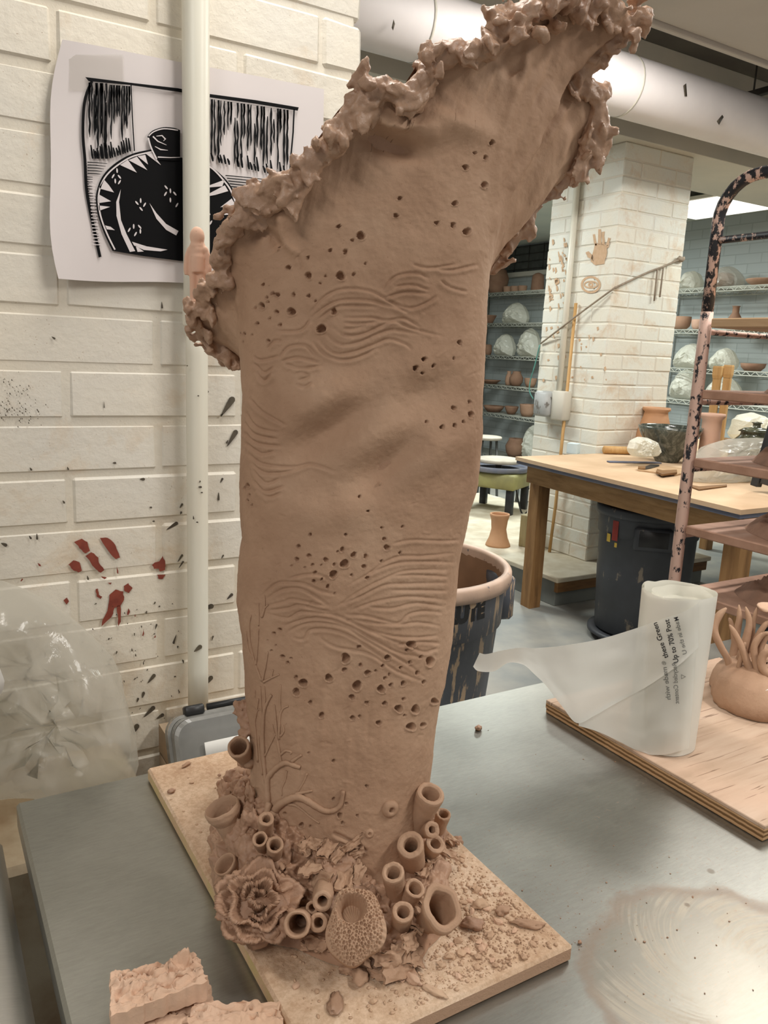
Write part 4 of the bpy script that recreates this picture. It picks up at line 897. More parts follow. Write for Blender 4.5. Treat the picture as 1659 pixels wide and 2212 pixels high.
for i in range(nL):
    L_ = tot*(i+R5.random())/nL; j = int(np.searchsorted(cl, L_))-1; j = max(0, min(NU-1, j))
    p = Vector(lip[j]); n = Vector(gn[-1, j]); tan = Vector(lip[(j+2) % NU]-lip[j-2]).normalized(); upv = Vector(gr[-1, j]-gr[-30, j]).normalized()
    q_ = mnoise.noise((L_*17, 0, 3)); big_ = (1+1.1*max(-.6, q_))*(.66 if (th[j] < 200 or th[j] > 404) else .95)
    w = R5.uniform(.007, .017)*big_; tn = (n*R5.uniform(.5, 1)+upv*R5.uniform(-.5, 1)+tan*R5.uniform(-.3, .3)).normalized()
    b.blob(p+n*R5.uniform(.001, .010)+upv*R5.uniform(-.018, .006), (w*R5.uniform(.9, 1.9), w*R5.uniform(.5, 1.0), R5.uniform(.003, .007)*big_), 2, .7, 1.9, i*3, axisM((0, 0, 0), tn, tan))
    if R5.random() < .5:       # small torn bits and drips
        w = R5.uniform(.0025, .006); b.blob(p+n*R5.uniform(.006, .014)+upv*R5.uniform(-.024, .010), (w, w*R5.uniform(.6, 1), w*R5.uniform(.6, 1.6)), 2, .7, 2, i+500)
def chunk(px, py, off, r, seed, n=7, el=(1, 1, 1)):
    c = onp(px, py, off)
    for k in range(n): b.blob(c+Vector((R5.uniform(-1, 1)*el[0], R5.uniform(-1, 1), R5.uniform(-1, 1)*el[2]))*r, (r*R5.uniform(.3, .8), r*R5.uniform(.3, .8), r*R5.uniform(.2, .5)), 2, .75, 2, seed+k, Matrix.Rotation(R5.uniform(0, 6), 3, Vector((R5.uniform(-1, 1), R5.uniform(-1, 1), .3)).normalized()))
for x, y, off, r in [(1365, 35, -.02, .016), (1345, 75, -.02, .014), (1385, 42, -.015, .010), (1310, 118, 0, .012), (1290, 108, 0, .012), (1262, 120, .0, .010), (1255, 165, .01, .008), (1292, 215, .03, .012), (1280, 260, .04, .016), (1292, 285, .045, .010), (1299, 300, .05, .006), (1262, 330, .05, .014), (1240, 375, .06, .012), (1205, 400, .065, .012), (1210, 420, .065, .006), (1150, 425, .075, .012), (1130, 460, .08, .010), (1118, 490, .085, .010), (1088, 535, .1, .009), (1090, 550, .1, .004), (560, 428, -.1, .014), (655, 350, -.12, .010), (478, 545, -.05, .009), (430, 625, -.01, .009), (416, 660, 0, .010), (425, 700, .03, .008), (470, 745, .05, .008), (500, 470, -.07, .010), (700, 300, -.13, .013), (800, 190, -.13, .014), (930, 130, -.12, .014), (1090, 40, -.1, .014), (1125, 70, -.095, .016), (1180, 10, -.08, .02), (1250, 10, -.06, .02)]:
    chunk(x, y, off, r, int(x+y))
rim = obj('ragged_rim', b, M['clay_rim'], sc); remesh(rim, .0018, .0055, .016); _t = bpy.data.textures.new('fine crumble', 'CLOUDS'); _t.noise_scale = .005; _d = rim.modifiers.new('fine', 'DISPLACE'); _d.texture = _t; _d.strength = .0017; _d.texture_coords = 'LOCAL'
# ------------------------------------------------------------------ base mound
OUT = [(478, 1960), (500, 2005), (560, 2035), (640, 2050), (700, 2078), (780, 2102), (850, 2114), (895, 2098), (925, 2050), (955, 2020), (980, 1988), (962, 1930), (958, 1880)]
oc = [(onz(x, y, BT)) for x, y in OUT]+[Vector((.556, .81, BT)), Vector((.55, .92, BT)), Vector((.47, 1.01, BT))]+[onz(540, 1655, BT), onz(500, 1690, BT), onz(470, 1770, BT), onz(462, 1860, BT)]
c0 = Vector((.42, .79, 0)); pa = sorted([(math.atan2(p.y-c0.y, p.x-c0.x), math.hypot(p.x-c0.x, p.y-c0.y)) for p in oc])
an = np.array([p[0] for p in pa]); ra = np.array([p[1] for p in pa]); an = np.r_[an-2*np.pi, an, an+2*np.pi]; ra = np.r_[ra, ra, ra]
NM, NV_ = 520, 130
am = np.linspace(-np.pi, np.pi, NM, endpoint=False); rb = np.interp(am, an, ra)
tp = []
for a_ in am:      # body section radius in that direction at z 1.06
    tp.append(0)
tt_ = np.linspace(0, 360, 721); s_, d_ = ring_at(tt_, np.full(721, 1.05)); bx = AX.x+s_*rv.x+d_*hh.x-c0.x; by = AX.y+s_*rv.y+d_*hh.y-c0.y
ba = np.arctan2(by, bx); br = np.hypot(bx, by); o_ = np.argsort(ba); ba, br = ba[o_], br[o_]; tr = np.interp(am, np.r_[ba-2*np.pi, ba, ba+2*np.pi], np.r_[br, br, br])*.97
hz_ = np.interp((np.degrees(am)+360) % 360, [0, 90, 150, 200, 240, 270, 300, 330, 360], [.014, .02, .06, .10, .075, .026, .026, .022, .014])
vv_ = np.linspace(0, 1, NV_)[:, None]
rad = rb+(tr-rb)*(vv_**1.0); zz = BT+.001+hz_*(1-(1-vv_)**1.35)+.014*np.clip(vv_*14, 0, 1)*(1-vv_)
MW = np.stack([c0.x+rad*np.cos(am), c0.y+rad*np.sin(am), zz], 2).reshape(-1, 3)
gm = MW.reshape(NV_, NM, 3); nm = np.cross(np.roll(gm, -1, 1)-np.roll(gm, 1, 1), np.gradient(gm, axis=0)); nm /= np.linalg.norm(nm, axis=2)[:, :, None]; nm = nm.reshape(-1, 3)
kk = np.clip(np.repeat(np.linspace(0, 1, NV_), NM)*12, 0, 1)
left = np.clip(((np.degrees(np.tile(am, NV_))+360) % 360 < 235)*((np.degrees(np.tile(am, NV_))+360) % 360 > 120), 0, 1)
md = (.011*fbm(MW*38, 4, 51)+.004*fbm(MW*120, 3, 61)*(1+2.0*left)+.006*np.abs(fbm(MW*26, 3, 71)))*kk
rel = (MW-np.array(CAM)) @ Cb.T; mp_ = rel[:, :2]/rel[:, 2:]*F+np.array([W/2, H/2])
MW = MW+nm*md[:, None]
for x, y, r in [(935, 995, 9), (990, 1090, 13), (1005, 1115, 10), (1065, 1090, 12), (1040, 1140, 10), (1070, 1150, 9), (1098, 1145, 10), (1035, 1105, 9), (1090, 1220, 11), (1120, 1190, 10), (1085, 1340, 19), (1130, 1390, 13), (1040, 1030, 9), (1050, 1065, 7), (615, 1090, 9), (645, 1030, 8), (660, 1090, 9), (680, 1060, 8), (610, 1140, 9), (655, 1185, 18), (700, 1140, 8), (640, 1150, 9), (720, 1090, 7), (590, 1050, 8)]:
    hx, hy = 400+x/2.513, 1480+y/2.513; r /= 2.513; m = np.where((np.abs(mp_-(hx, hy)) < r*2.2).all(1) & ((nm*(np.array(CAM)-MW)).sum(1) > 0))[0]
    d = np.hypot(*(mp_[m]-(hx, hy)).T)/r; MW[m] -= nm[m]*(np.clip((1.1-d)/.35, 0, 1)*r*.00055*2)[:, None]
k = np.arange(NV_*NM).reshape(NV_, NM); kn = np.roll(k, -1, 1)
FM = np.stack([k[:-1], kn[:-1], kn[1:], k[1:]], -1).reshape(-1, 4)
obj('base_mound', (MW, FM), M['clay_dark'], sc)
ms = MW.reshape(NV_, NM, 3)[::3, ::3]; a, c = ms.shape[:2]; k = np.arange(a*c).reshape(a, c); kn = np.roll(k, -1, 1)
BVM = BVHTree.FromPolygons([tuple(p) for p in ms.reshape(-1, 3)], [tuple(int(q_) for q_ in f) for f in np.stack([k[:-1], kn[:-1], kn[1:], k[1:]], -1).reshape(-1, 4)])
def hit(x, y, bv=None):
    d = ray(x, y).normalized(); best = None
    for t_ in ((BVB, BVM) if bv is None else (bv,)):
        l, n, i, ds = t_.ray_cast(CAM, d)
        if l is not None and (best is None or ds < best[2]): best = (l, n if n.dot(d) < 0 else -n, ds)
    if best is None:
        p = onz(x, y, BT); best = (p, Vector((0, 0, 1)), (p-CAM).length)
    return best
# torn slabs, flakes and crumbly ridges over the mound
R6 = random.Random(5)
def flake(b, px, py, w, h, ang, seed, lift=.002, th=.0025, out=.25):
    p, n, ds = hit(px, py); up = Vector((0, 0, 1)); x = n.cross(up).normalized() if abs(n.z) < .97 else Vector((1, 0, 0)); y = n.cross(x)
    e1 = x*math.cos(ang)+y*math.sin(ang); e2 = -x*math.sin(ang)+y*math.cos(ang); m_ = mpp(p); n_ = 9
    rows = []; W_, H_ = w*m_, h*m_
    for side in (1, 0):
        for i in range(7):
            row = []
            for j in range(n_):
                u = j/(n_-1)-.5; v_ = i/6-.5; k_ = 1+.5*mnoise.noise((u*3+seed, v_*3, 1)); cur = out*H_*(v_+.5)**2
                row.append(p+e1*u*W_*k_*(1-.3*v_)+e2*v_*H_*k_+n*(lift+cur+.004*mnoise.noise((u*4, v_*4, seed))+(th if side else 0)))
            rows.append(row if side else row)
    f = rows[:7]; bk = rows[7:]
    b.grid(f); b.grid([list(reversed(r_)) for r_ in bk])
    loop = f[0]+[r_[-1] for r_ in f[1:]]+list(reversed(f[-1]))[1:]+[r_[0] for r_ in reversed(f[1:-1])]; loop2 = bk[0]+[r_[-1] for r_ in bk[1:]]+list(reversed(bk[-1]))[1:]+[r_[0] for r_ in reversed(bk[1:-1])]
    b.grid([loop2, loop], cu=True)
FL = [(700, 865, 110, 60, .3), (760, 905, 130, 60, .2), (830, 930, 150, 50, .35), (640, 880, 90, 70, 0), (900, 860, 120, 40, .5), (930, 900, 90, 34, .5), (680, 1010, 130, 80, .3), (760, 1060, 150, 90, .3), (860, 1080, 140, 90, .4), (920, 1020, 130, 60, .5), (720, 1390, 140, 60, .2), (850, 1420, 160, 60, .3), (950, 1480, 130, 60, 0), (700, 1420, 120, 40, .2), (1150, 1540, 200, 90, -.2), (1230, 1470, 120, 90, -.5), (1100, 1480, 150, 80, .1), (1170, 1450, 120, 90, -.2), (1240, 1330, 110, 90, -.6), (1200, 1390, 110, 80, -.2), (1300, 1020, 110, 90, .8), (1330, 960, 90, 60, .4), (1300, 1180, 60, 110, .2), (1280, 1240, 60, 90, .2), (1390, 920, 60, 130, .1), (1430, 850, 50, 110, .1), (1350, 920, 70, 100, 0), (480, 970, 110, 70, .5), (430, 960, 90, 60, -.5), (520, 1000, 120, 60, .3), (900, 1545, 120, 40, .1), (1060, 1560, 110, 50, .1)]
b = MB()
for i, (x, y, w, h, a_) in enumerate(FL):
    (x, y), = f1([(x, y)]); flake(b, x, y, w/2.513, h/2.513, a_, i*3.3, .002, .0028, R6.uniform(.05, .35))
fl = obj('torn_slabs', b.floor(BT+.002), M['clay'], sc, kind='stuff')
tx = bpy.data.textures.new('slab', 'CLOUDS'); tx.noise_scale = .008; dm = fl.modifiers.new('sub', 'SUBSURF'); dm.levels = 2; dm.render_levels = 2; dm.subdivision_type = 'SIMPLE'
dm = fl.modifiers.new('crumble', 'DISPLACE'); dm.texture = tx; dm.strength = .003; dm.texture_coords = 'LOCAL'
b = MB()
for i in range(240):       # crumbly column at the left and scattered lumps
    t_ = R6.random(); x = 300+R6.gauss(0, 42)+60*(t_-.5); y = 500+560*t_
    if R6.random() < .3: x, y = R6.uniform(300, 560), R6.uniform(900, 1020)
    (x, y), = f1([(x, y)]); p, n, ds = hit(x, y); r = R6.uniform(.003, .0085)
    b.blob(p+n*r*.3, (r*R6.uniform(.5, 1), r*R6.uniform(.5, 1), r*R6.uniform(1, 2)), 2, .6, 2, i)
for i in range(90):
    x, y = R6.uniform(560, 1330), R6.uniform(860, 1560); (x, y), = f1([(x, y)]); p, n, ds = hit(x, y, BVM)
    if abs((p-CAM).length-hit(x, y)[2]) > .01 or math.hypot(x-645, y-1992) < 45: continue
    r = R6.uniform(.0015, .005); b.blob(p, (r*1.4, r, r*.8), 1, .5, 2, i+700)
cr = obj('crumbly_clay', b.floor(BT+.003), M['clay_dark'], sc, kind='stuff'); remesh(cr, .0018, .0045, .005)
# ------------------------------------------------------------------ tube corals
def tube_coral(mx, my, bx_, by_, r, hole, rise, seed, base_r=None, flare=0, name='tube_coral', ell=1.0, wob=.06, deep=1.3, bd=None, m='clay'):
    p, n, ds = hit(bx_, by_) if bd is None else (atd(bx_, by_, bd), None, bd)
    base = p+ray(bx_, by_).normalized()*.006
    dm_ = min(hit(mx, my)[2], ds)-rise; mouth = atd(mx, my, dm_); R_ = r*dm_*CF.dot(ray(mx, my).normalized())/F; R0 = (base_r or r*.92)*R_/r
    ax = mouth-base; L_ = ax.length; Mx = axisM(base, ax, CR); ho = hole*R_; n_ = 44
    pr = [(R0, -.004), (R0*1.0, L_*.15), (R0+(R_-R0)*.4, L_*.5), (R_*.97+flare*R_*.1, L_*.82), (R_*(1+flare*.2), L_*.95), (R_*(.96+flare*.2), L_*.995), (R_*.5+ho*.5+flare*R_*.1, L_*1.01), (ho*1.06, L_*.985), (ho*.97, L_*.9), (ho*.86, L_*.55), (ho*.7, L_*max(.05, 1-deep)), (ho*.02, L_*max(.03, .98-deep))]
    P_ = [];
    for i in range(len(pr)-1):
        for k_ in range(4): P_.append((pr[i][0]+(pr[i+1][0]-pr[i][0])*k_/4, pr[i][1]+(pr[i+1][1]-pr[i][1])*k_/4))
    P_.append(pr[-1]); rows = []
    for i, (rr, z) in enumerate(P_):
        row = []
        for k_ in range(n_):
            a_ = 2*math.pi*k_/n_; w_ = 1+wob*mnoise.noise((math.cos(a_)*1.2+seed, math.sin(a_)*1.2, z*25))+.03*mnoise.noise((math.cos(a_)*4, math.sin(a_)*4+seed, z*160)); zz_ = z+wob*.12*R_*math.sin(a_*2+seed)*(z/L_)+.0007*mnoise.noise((a_*3, seed, z*90))
            row.append(Mx @ Vector((rr*w_*math.cos(a_)*ell, rr*w_*math.sin(a_), zz_)))
        rows.append(row)
    return obj(name, MB().grid(rows, cu=True), M[m], sc)
TC = [(930, 1713, 903, 1782, 31, .60, .035, 24), (958, 1758, 945, 1800, 17, .60, .02, 13), (934, 1792, 905, 1800, 18, .40, .03, 12), (887, 1824, 893, 1872, 30, .50, .035, 27), (941, 1822, 922, 1850, 22, .5, .02, 18), (849, 1884, 855, 1938, 25, .58, .035, 20), (897, 1918, 880, 1950, 22, .62, .022, 20), (871, 1969, 864, 2005, 24, .56, .026, 21), (641, 1997, 655, 1985, 29, .68, .05, 26), (687, 1993, 700, 1990, 20, .5, .03, 18), (674, 1961, 684, 1956, 14, .5, .02, 12), (696, 1948, 700, 1918, 22, .5, .03, 24), (575, 1768, 575, 1800, 17, .5, .022, 16), (561, 1812, 572, 1836, 17, .62, .03, 15), (594, 1824, 592, 1856, 19, .62, .03, 17)]
for i, (mx, my, bx_, by_, r, ho, rise, br_) in enumerate(TC): tube_coral(mx, my, bx_, by_, r, ho, rise, i*2.7, br_)
tube_coral(957, 1960, 915, 1995, 48, .70, .04, 51, 24, .5, ell=.84, wob=.16)
tube_coral(515, 1612, 533, 1640, 25, .70, .03, 52, 18, 0, bd=hit(545, 1645)[2]+.005)
pl_ = hit(520, 1790)[2]+.012
tube_coral(478, 1742, 512, 1818, 38, .84, .02, 53, 12, .05, wob=.05, bd=pl_)
tube_coral(484, 1866, 512, 1895, 26, .82, .012, 54, 16, .05, wob=.08, bd=hit(520, 1890)[2]+.004)
for i, (x, y, r) in enumerate([(528, 1652, 14), (545, 1648, 12), (515, 1672, 12), (540, 1668, 10)]):
    p, n, ds = hit(x, y); obj('clay_knob', MB().blob(p+n*.003, r*mpp(p), 3, .25, 1.2, i+40), M['clay'], sc)
# ringed bumps on the wall
def barnacle(x, y, r, hole):
    p, n, ds = hit(x, y, BVB); R_ = r*mpp(p); Mx = axisM(p-n*.002, n)
    pr = [(R_, 0), (R_*.98, R_*.25), (R_*.8, R_*.55), (R_*.5, R_*.68), (hole*R_, R_*.62), (hole*R_*.9, R_*.1), (.00002, R_*.05)]
    obj('barnacle', MB().lathe(pr, 28, (x*.1, 0, 0), Mx, .06), M['clay'], sc)
barnacle(843, 1747, 20, .3); barnacle(798, 1801, 11, .3); barnacle(722, 1592, 5, .3)
# porous sponge cup
def sponge():
    p, n, ds = hit(768, 2001); c = atd(768, 1998, ds-.036); back = ray(768, 1998).normalized()
    ax = (-back*.94+Vector((0, 0, .42))).normalized(); Mx = axisM(c, ax, CR); m_ = mpp(c); rx, ry = 61*m_, 80*m_
    nr_, na = 150, 300; r_ = np.linspace(0, 1, nr_)[:, None]; a_ = np.linspace(0, 2*np.pi, na, endpoint=False)[None]
    shp = 1+.05*np.cos(3*a_+.6)+.05*np.cos(2*a_-.5)-.05*np.sin(5*a_)
    X = rx*r_*shp*np.cos(a_); Y = ry*r_*shp*np.sin(a_); cx, cy = -.16*rx, .38*ry
    dcav = np.sqrt(((X-cx)/(.50*rx))**2+((Y-cy)/(.36*ry))**2)
    Zc = .010*(1-r_**4)+0*a_-.024*np.clip((1.12-dcav)/.5, 0, 1)
    rgs = np.random.default_rng(3); pts = []
    for _ in range(60000):
        if len(pts) >= 420: break
        q_ = rgs.uniform(-1, 1, 2)
        if q_ @ q_ > .93: continue
        c_ = np.array([q_[0]*rx, q_[1]*ry])
        if math.hypot((c_[0]-cx)/(.5*rx), (c_[1]-cy)/(.36*ry)) < 1.05: continue
        rad_ = rgs.uniform(.0008, .0019)
        if all(np.hypot(*(c_-p_[:2])) > (rad_+p_[2])*1.08 for p_ in pts): pts.append((*c_, rad_))
    for x_, y_, r0 in pts:
        d_ = np.hypot(X-x_, Y-y_)/r0; k_ = d_ < 1.8; Zc = np.where(k_, Zc-np.clip((1.05-d_)/.4, 0, 1)*r0*1.5+.18*r0*np.exp(-((d_-1.25)/.2)**2), Zc)
    Q = np.stack([X, Y, Zc+.0007*np.sin(40*a_)*r_], 2)
    back_ = [np.stack([X[-1]*k_, Y[-1]*k_, np.full(na, -z_)], 1) for k_, z_ in ((1.0, .004), (.97, .014), (.85, .026), (.55, .036), (.1, .040))]
    Q = np.concatenate([Q, np.stack(back_)], 0); V_ = Q.reshape(-1, 3); R_ = np.array(Mx.to_3x3()); V_ = V_ @ R_.T+np.array(c); n_ = Q.shape[0]
    k_ = np.arange(n_*na).reshape(n_, na); kn_ = np.roll(k_, -1, 1)
    obj('porous_sponge', (V_, np.stack([k_[:-1], k_[1:], kn_[1:], kn_[:-1]], -1).reshape(-1, 4)), M['clay'], sc, label='pitted open sponge disc')
sponge()
# ruffled rose coral at the lower left
def rose():
    p, n, ds = hit(560, 1950); c = atd(558, 1950, ds-.022); back = ray(566, 1950).normalized(); ax = (-back*.90+Vector((0, 0, .5))).normalized(); Mx = axisM(c, ax, CR); m_ = mpp(c)
    root = obj('ruffled_coral', MB().blob(c-ax*.022, (78*m_, 72*m_, .026), 4, .2, 2, 3, axisM((0, 0, 0), ax, CR)), M['clay_dark'], sc, label='rose shaped ruffled clay coral')
    for k_, (R0, hgt, a0, a1, lean) in enumerate([(73, .006, -.3, 6.2, 1.0), (58, .014, .6, 6.2, .8), (38, .017, -2.2, 3.2, .7), (19, .018, .5, 6.0, .5), (68, .010, 2.2, 5.2, 1.0)]):
        na, nh = 190, 12; f = []; bk = []
        for i in range(nh+1):
            v_ = i/nh; r1 = []; r2 = []
            for j in range(na+1):
                a_ = a0+(a1-a0)*j/na; e_ = math.sin(math.pi*j/na)**.25; ruf = 1+v_*(.16*math.sin(a_*5+k_)+.10*mnoise.noise((math.cos(a_)*4, math.sin(a_)*4, k_*3)))
                fray = 1+.16*mnoise.noise((a_*7, k_, 0))+.07*mnoise.noise((a_*29, k_, 4)); ra_ = (R0*m_*.62+R0*m_*.38*v_*lean*1.4)*ruf; z_ = -.012+(hgt+.012)*v_*fray*e_
                th_ = .0075*(1-.5*v_); rd = .0019*mnoise.noise((a_*26, v_*3, k_)); d_ = Vector((math.cos(a_), math.sin(a_)*.95, 0)); up_ = Vector((0, 0, 1))
                r1.append(Mx @ (d_*(ra_+th_*.5+rd)+up_*z_)); r2.append(Mx @ (d_*(ra_-th_*.5-rd)+up_*z_))
            f.append(r1); bk.append(r2)
        obj('petal', MB().grid(f+bk[::-1]).floor(BT+.001), M['clay_dark'], root)
    rb_ = random.Random(8); b = MB()
    for i in range(120):
        a_ = rb_.uniform(0, 6.28); rr = 80*m_*rb_.uniform(.62, 1.04); q_ = Mx @ Vector((rr*math.cos(a_), rr*math.sin(a_)*.95, -.012+.014*rb_.random())); r = rb_.uniform(.003, .007); b.blob(q_, (r, r, r*.6), 2, .6, 2, i)
    e = obj('frayed_edge', b.floor(BT+.003), M['clay_dark'], root, kind='stuff'); remesh(e, .0018, .004, .005)
rose()
# dark ruffled fin low behind the left side
b = MB()
for i in range(40):
    t_ = i/39; x = 522+18*t_+R6.gauss(0, 5); y = 1520+66*t_; p = atd(x, y, hit(552, 1560)[2]+.03); r = R6.uniform(.003, .007); b.blob(p, (r, r*1.6, r*.8), 2, .6, 2, i)
fn = obj('ruffled_fin', b, M['clay_dark'], sc); remesh(fn, .0018, .004, .006)
# sea fan branches laid on the wall
def branch(pts, r0, r1, name='coral_branch', lift=.3, n=8, f=f1):
    P_ = []
    for x, y in sm2(f(pts), 5):
        p, n_, ds = hit(x, y); P_.append(p+n_*lift*r0)
    k_ = len(P_); rad_ = [max(.0005, r0+(r1-r0)*i/(k_-1)) for i in range(k_)]; rad_ = [q_*(1+.2*mnoise.noise((i*.6, r0*999, pts[0][0]))) for i, q_ in enumerate(rad_)]
    return obj(name, MB().tube(P_, rad_, n), M['clay'], sc)
branch([(437, 705), (455, 640), (450, 560), (455, 500), (490, 455), (540, 420), (590, 432), (625, 445)], .0042, .0024)
branch([(580, 412), (605, 395), (632, 378)], .0020, .0013)
branch([(480, 705), (505, 660), (550, 625), (610, 605), (660, 622), (710, 655), (760, 680), (810, 675), (845, 640), (858, 570)], .0050, .0024)
branch([(600, 590), (640, 582), (690, 572)], .0020, .0013)
branch([(560, 645), (600, 652), (640, 680), (680, 715), (727, 748)], .0017, .0011)
branch([(552, 465), (545, 510), (525, 560), (525, 600)], .0013, .0008)
branch([(662, 478), (640, 530), (610, 580)], .0014, .0008)
branch([(520, 375), (545, 355), (575, 362), (570, 372)], .0016, .0012)
for L, r in [([(275, 1690), (258, 1500), (255, 1350), (262, 1250), (278, 1200), (306, 1145)], .0026), ([(262, 1250), (266, 1180), (262, 1095)], .0013), ([(255, 1390), (242, 1200), (238, 1095)], .0013), ([(245, 1060), (212, 970), (195, 910), (175, 820), (170, 720), (180, 655)], .0015), ([(210, 960), (216, 900), (222, 820), (225, 740)], .0014), ([(226, 720), (228, 640), (226, 580)], .0010), ([(245, 665), (262, 610), (262, 532)], .0018), ([(250, 625), (284, 588)], .0014), ([(195, 920), (165, 870), (150, 755)], .0011), ([(250, 1060), (270, 960), (283, 880)], .0016), ([(256, 1066), (310, 1038), (352, 1020)], .0016), ([(302, 1040), (315, 992)], .0014), ([(365, 1560), (345, 1440), (335, 1330), (330, 1270), (324, 1208)], .0018), ([(352, 1420), (355, 1300), (365, 1250), (385, 1225), (408, 1215)], .0016), ([(360, 1250), (358, 1180), (362, 1085)], .0013), ([(345, 1450), (320, 1370), (312, 1330)], .0010), ([(360, 1400), (380, 1370), (372, 1330)], .0014), ([(222, 1560), (212, 1400), (205, 1320), (215, 1250), (226, 1170)], .0016), ([(265, 1525), (300, 1450), (332, 1385)], .0014), ([(250, 1640), (232, 1500), (228, 1400)], .0012), ([(205, 1300), (222, 1240), (238, 1240)], .0010), ([(258, 1600), (245, 1480), (248, 1400)], .0012), ([(205, 1120), (204, 1160)], .0009)]:
    branch(L, r, r*.6, f=f7, n=6)
# ------------------------------------------------------------------ small pink figure behind the rim
def figure():
    t_ = thing('clay_figurine', onp(428, 612, .03), 'small pink clay figure in hooded coat standing behind the left rim', 'figurine')
    d_ = .045
    def P(x, y, o=0): return onp(x, y, d_+o)
    k_ = mpp(P(425, 550)); b = MB()
    b.blob(P(426, 512), (16*k_, 15*k_, 22*k_), 3, .03, 1, 1); b.blob(P(427, 532), (18*k_, 14*k_, 13*k_), 2, .03, 1, 1)
    b.tube(catmull([P(427, 528), P(427, 542), P(427, 560), P(427, 590)], 4), [13*k_]*3+[15*k_]*4+[16.5*k_]*6, 14)
    for s in (-1, 1): b.tube(catmull([P(427+13*s, 537), P(427+21*s, 550), P(427+24*s, 572), P(427+24*s, 594, -.001)], 4), [8*k_, 8*k_, 8*k_]+[6.5*k_]*8+[5*k_]*2, 10)
    for s in (-1, 1): b.tube([P(427+9*s, 585), P(427+9*s, 612), P(427+9*s, 652)], [9.5*k_, 8.5*k_, 8*k_], 10); b.blob(P(427+9*s, 652, -.003), (8*k_, 11*k_, 5*k_), 2, .03, 1, 2)
    o_ = obj('figure_body', b, M['clay_pink'], t_); remesh(o_, .0011, 0, .01, 5)
figure()
# ------------------------------------------------------------------ crumbs and scraps on the board
R7 = random.Random(21); b = MB()
def crumb(b, p, r, seed):
    k_ = len(b.v); b.blob(p, (r*R7.uniform(.7, 1.5), r*R7.uniform(.7, 1.4), r*R7.uniform(.35, .8)), 1, .6, 1.7, seed, Matrix.Rotation(R7.uniform(0, 6), 3, 'Z'))
def on_board():
    while True:
        if R7.random() < .72: x, y = R7.gauss(1060, 90), R7.gauss(1985, 85)
        elif R7.random() < .6: x, y = R7.gauss(900, 110), R7.gauss(2090, 50)
        else: x, y = R7.uniform(330, 1200), R7.uniform(1660, 2200)
        p = onz(x, y, BT)
        if not (.268 < p.x < .560 and .52 < p.y < 1.06): continue
        a_ = math.atan2(p.y-c0.y, p.x-c0.x)
        if math.hypot(p.x-c0.x, p.y-c0.y) < np.interp(a_, an, ra)+.004: continue
        return p
for i in range(1300):
    r = .0007+.0016*R7.random()**3; p = on_board(); crumb(b, p+Vector((0, 0, r*.3)), r, i)
obj('clay_crumbs', b, M['dust'], loc=(.42, .7, BT), label='fine clay crumbs scattered over the sculpture board', cat='crumbs', kind='stuff')
for i in range(46):
    r = R7.uniform(.0026, .005); p = on_board(); bb_ = MB(); crumb(bb_, p+Vector((0, 0, r*.35)), r, i+99); obj('clay_crumb', bb_, M['dust'] if i % 3 else M['clay_dry'], loc=p, smooth=False, label='loose clay crumb on the board around the sculpture', cat='crumb', group='loose clay crumbs on the board')
def scrap(px, py, w, h, ang, m, label, z=BT, th=.004, seed=0, cat='scrap'):
    p = onz(px, py, z); bb_ = MB(); Mx = Matrix.Rotation(ang, 3, 'Z'); bb_.blob(p+Vector((0, 0, th*.85)), (w, h, th), 3, .45, 1.6, seed, Mx); o_ = obj('clay_scrap', bb_, m, loc=p, label=label, cat=cat); return o_
scrap(725, 2172, .007, .013, -.5, M['clay_rim'], 'reddish torn clay scrap on the front of the board', seed=1, th=.003)
scrap(778, 2112, .008, .014, -.6, M['clay'], 'curled clay scrap just in front of the base', seed=2)
scrap(940, 2145, .004, .013, .5, M['dust'], 'flat oblong clay scrap near the front edge of the board', seed=3, th=.002)
scrap(1140, 2000, .017, .006, -.7, M['clay'], 'long clay sliver at the right edge of the board', seed=4, th=.003)
scrap(1020, 2003, .012, .008, -.7, M['clay_dark'], 'dark clay lump beside the trumpet coral', seed=5, th=.005)
scrap(1036, 1960, .009, .007, 0, M['dust'], 'buff clay lump behind the trumpet coral', seed=6, th=.004)
scrap(892, 2120, .005, .010, .3, M['clay_dry'], 'pale pointed clay scrap before the cracked slab', seed=7, th=.004)
scrap(1085, 1972, .008, .006, 0, M['clay'], 'rounded clay lump right of the trumpet coral', seed=8, th=.004)
scrap(403, 1655, .008, .003, .5, M['clay'], 'thin clay curl at the back corner of the board', seed=9, th=.003)
scrap(370, 1712, .005, .004, 0, M['clay_dark'], 'dark clay bit near the left edge of the board', seed=10, th=.003)
scrap(988, 1824, .006, .006, .3, M['clay_dark'], 'clay cube on the steel just beyond the board', z=TT, seed=11, th=.006)
scrap(1033, 1577, .006, .005, .3, M['clay_rim'], 'lone clay bit on the steel behind the board', z=TT, seed=12, th=.005)
scrap(1252, 2038, .0022, .002, 0, M['clay_dark'], 'dark clay dot right of the board corner', z=TT, seed=13, th=.002)
b = MB()
for i in range(150):
    x, y = (R7.gauss(1300, 110), R7.gauss(2030, 110)) if i % 3 else (R7.uniform(980, 1650), R7.uniform(1560, 2200)); p = onz(x, y, TT)
    if p.x < .575 or (p.x > .945 and p.y > .54): continue
    crumb(b, p+Vector((0, 0, .0005)), .0004+.001*R7.random()**3, i+3000)
obj('clay_specks', b, M['clay_dark'], loc=(.7, .6, TT), label='tiny clay specks strewn on the steel right of the board', cat='crumbs', kind='stuff')
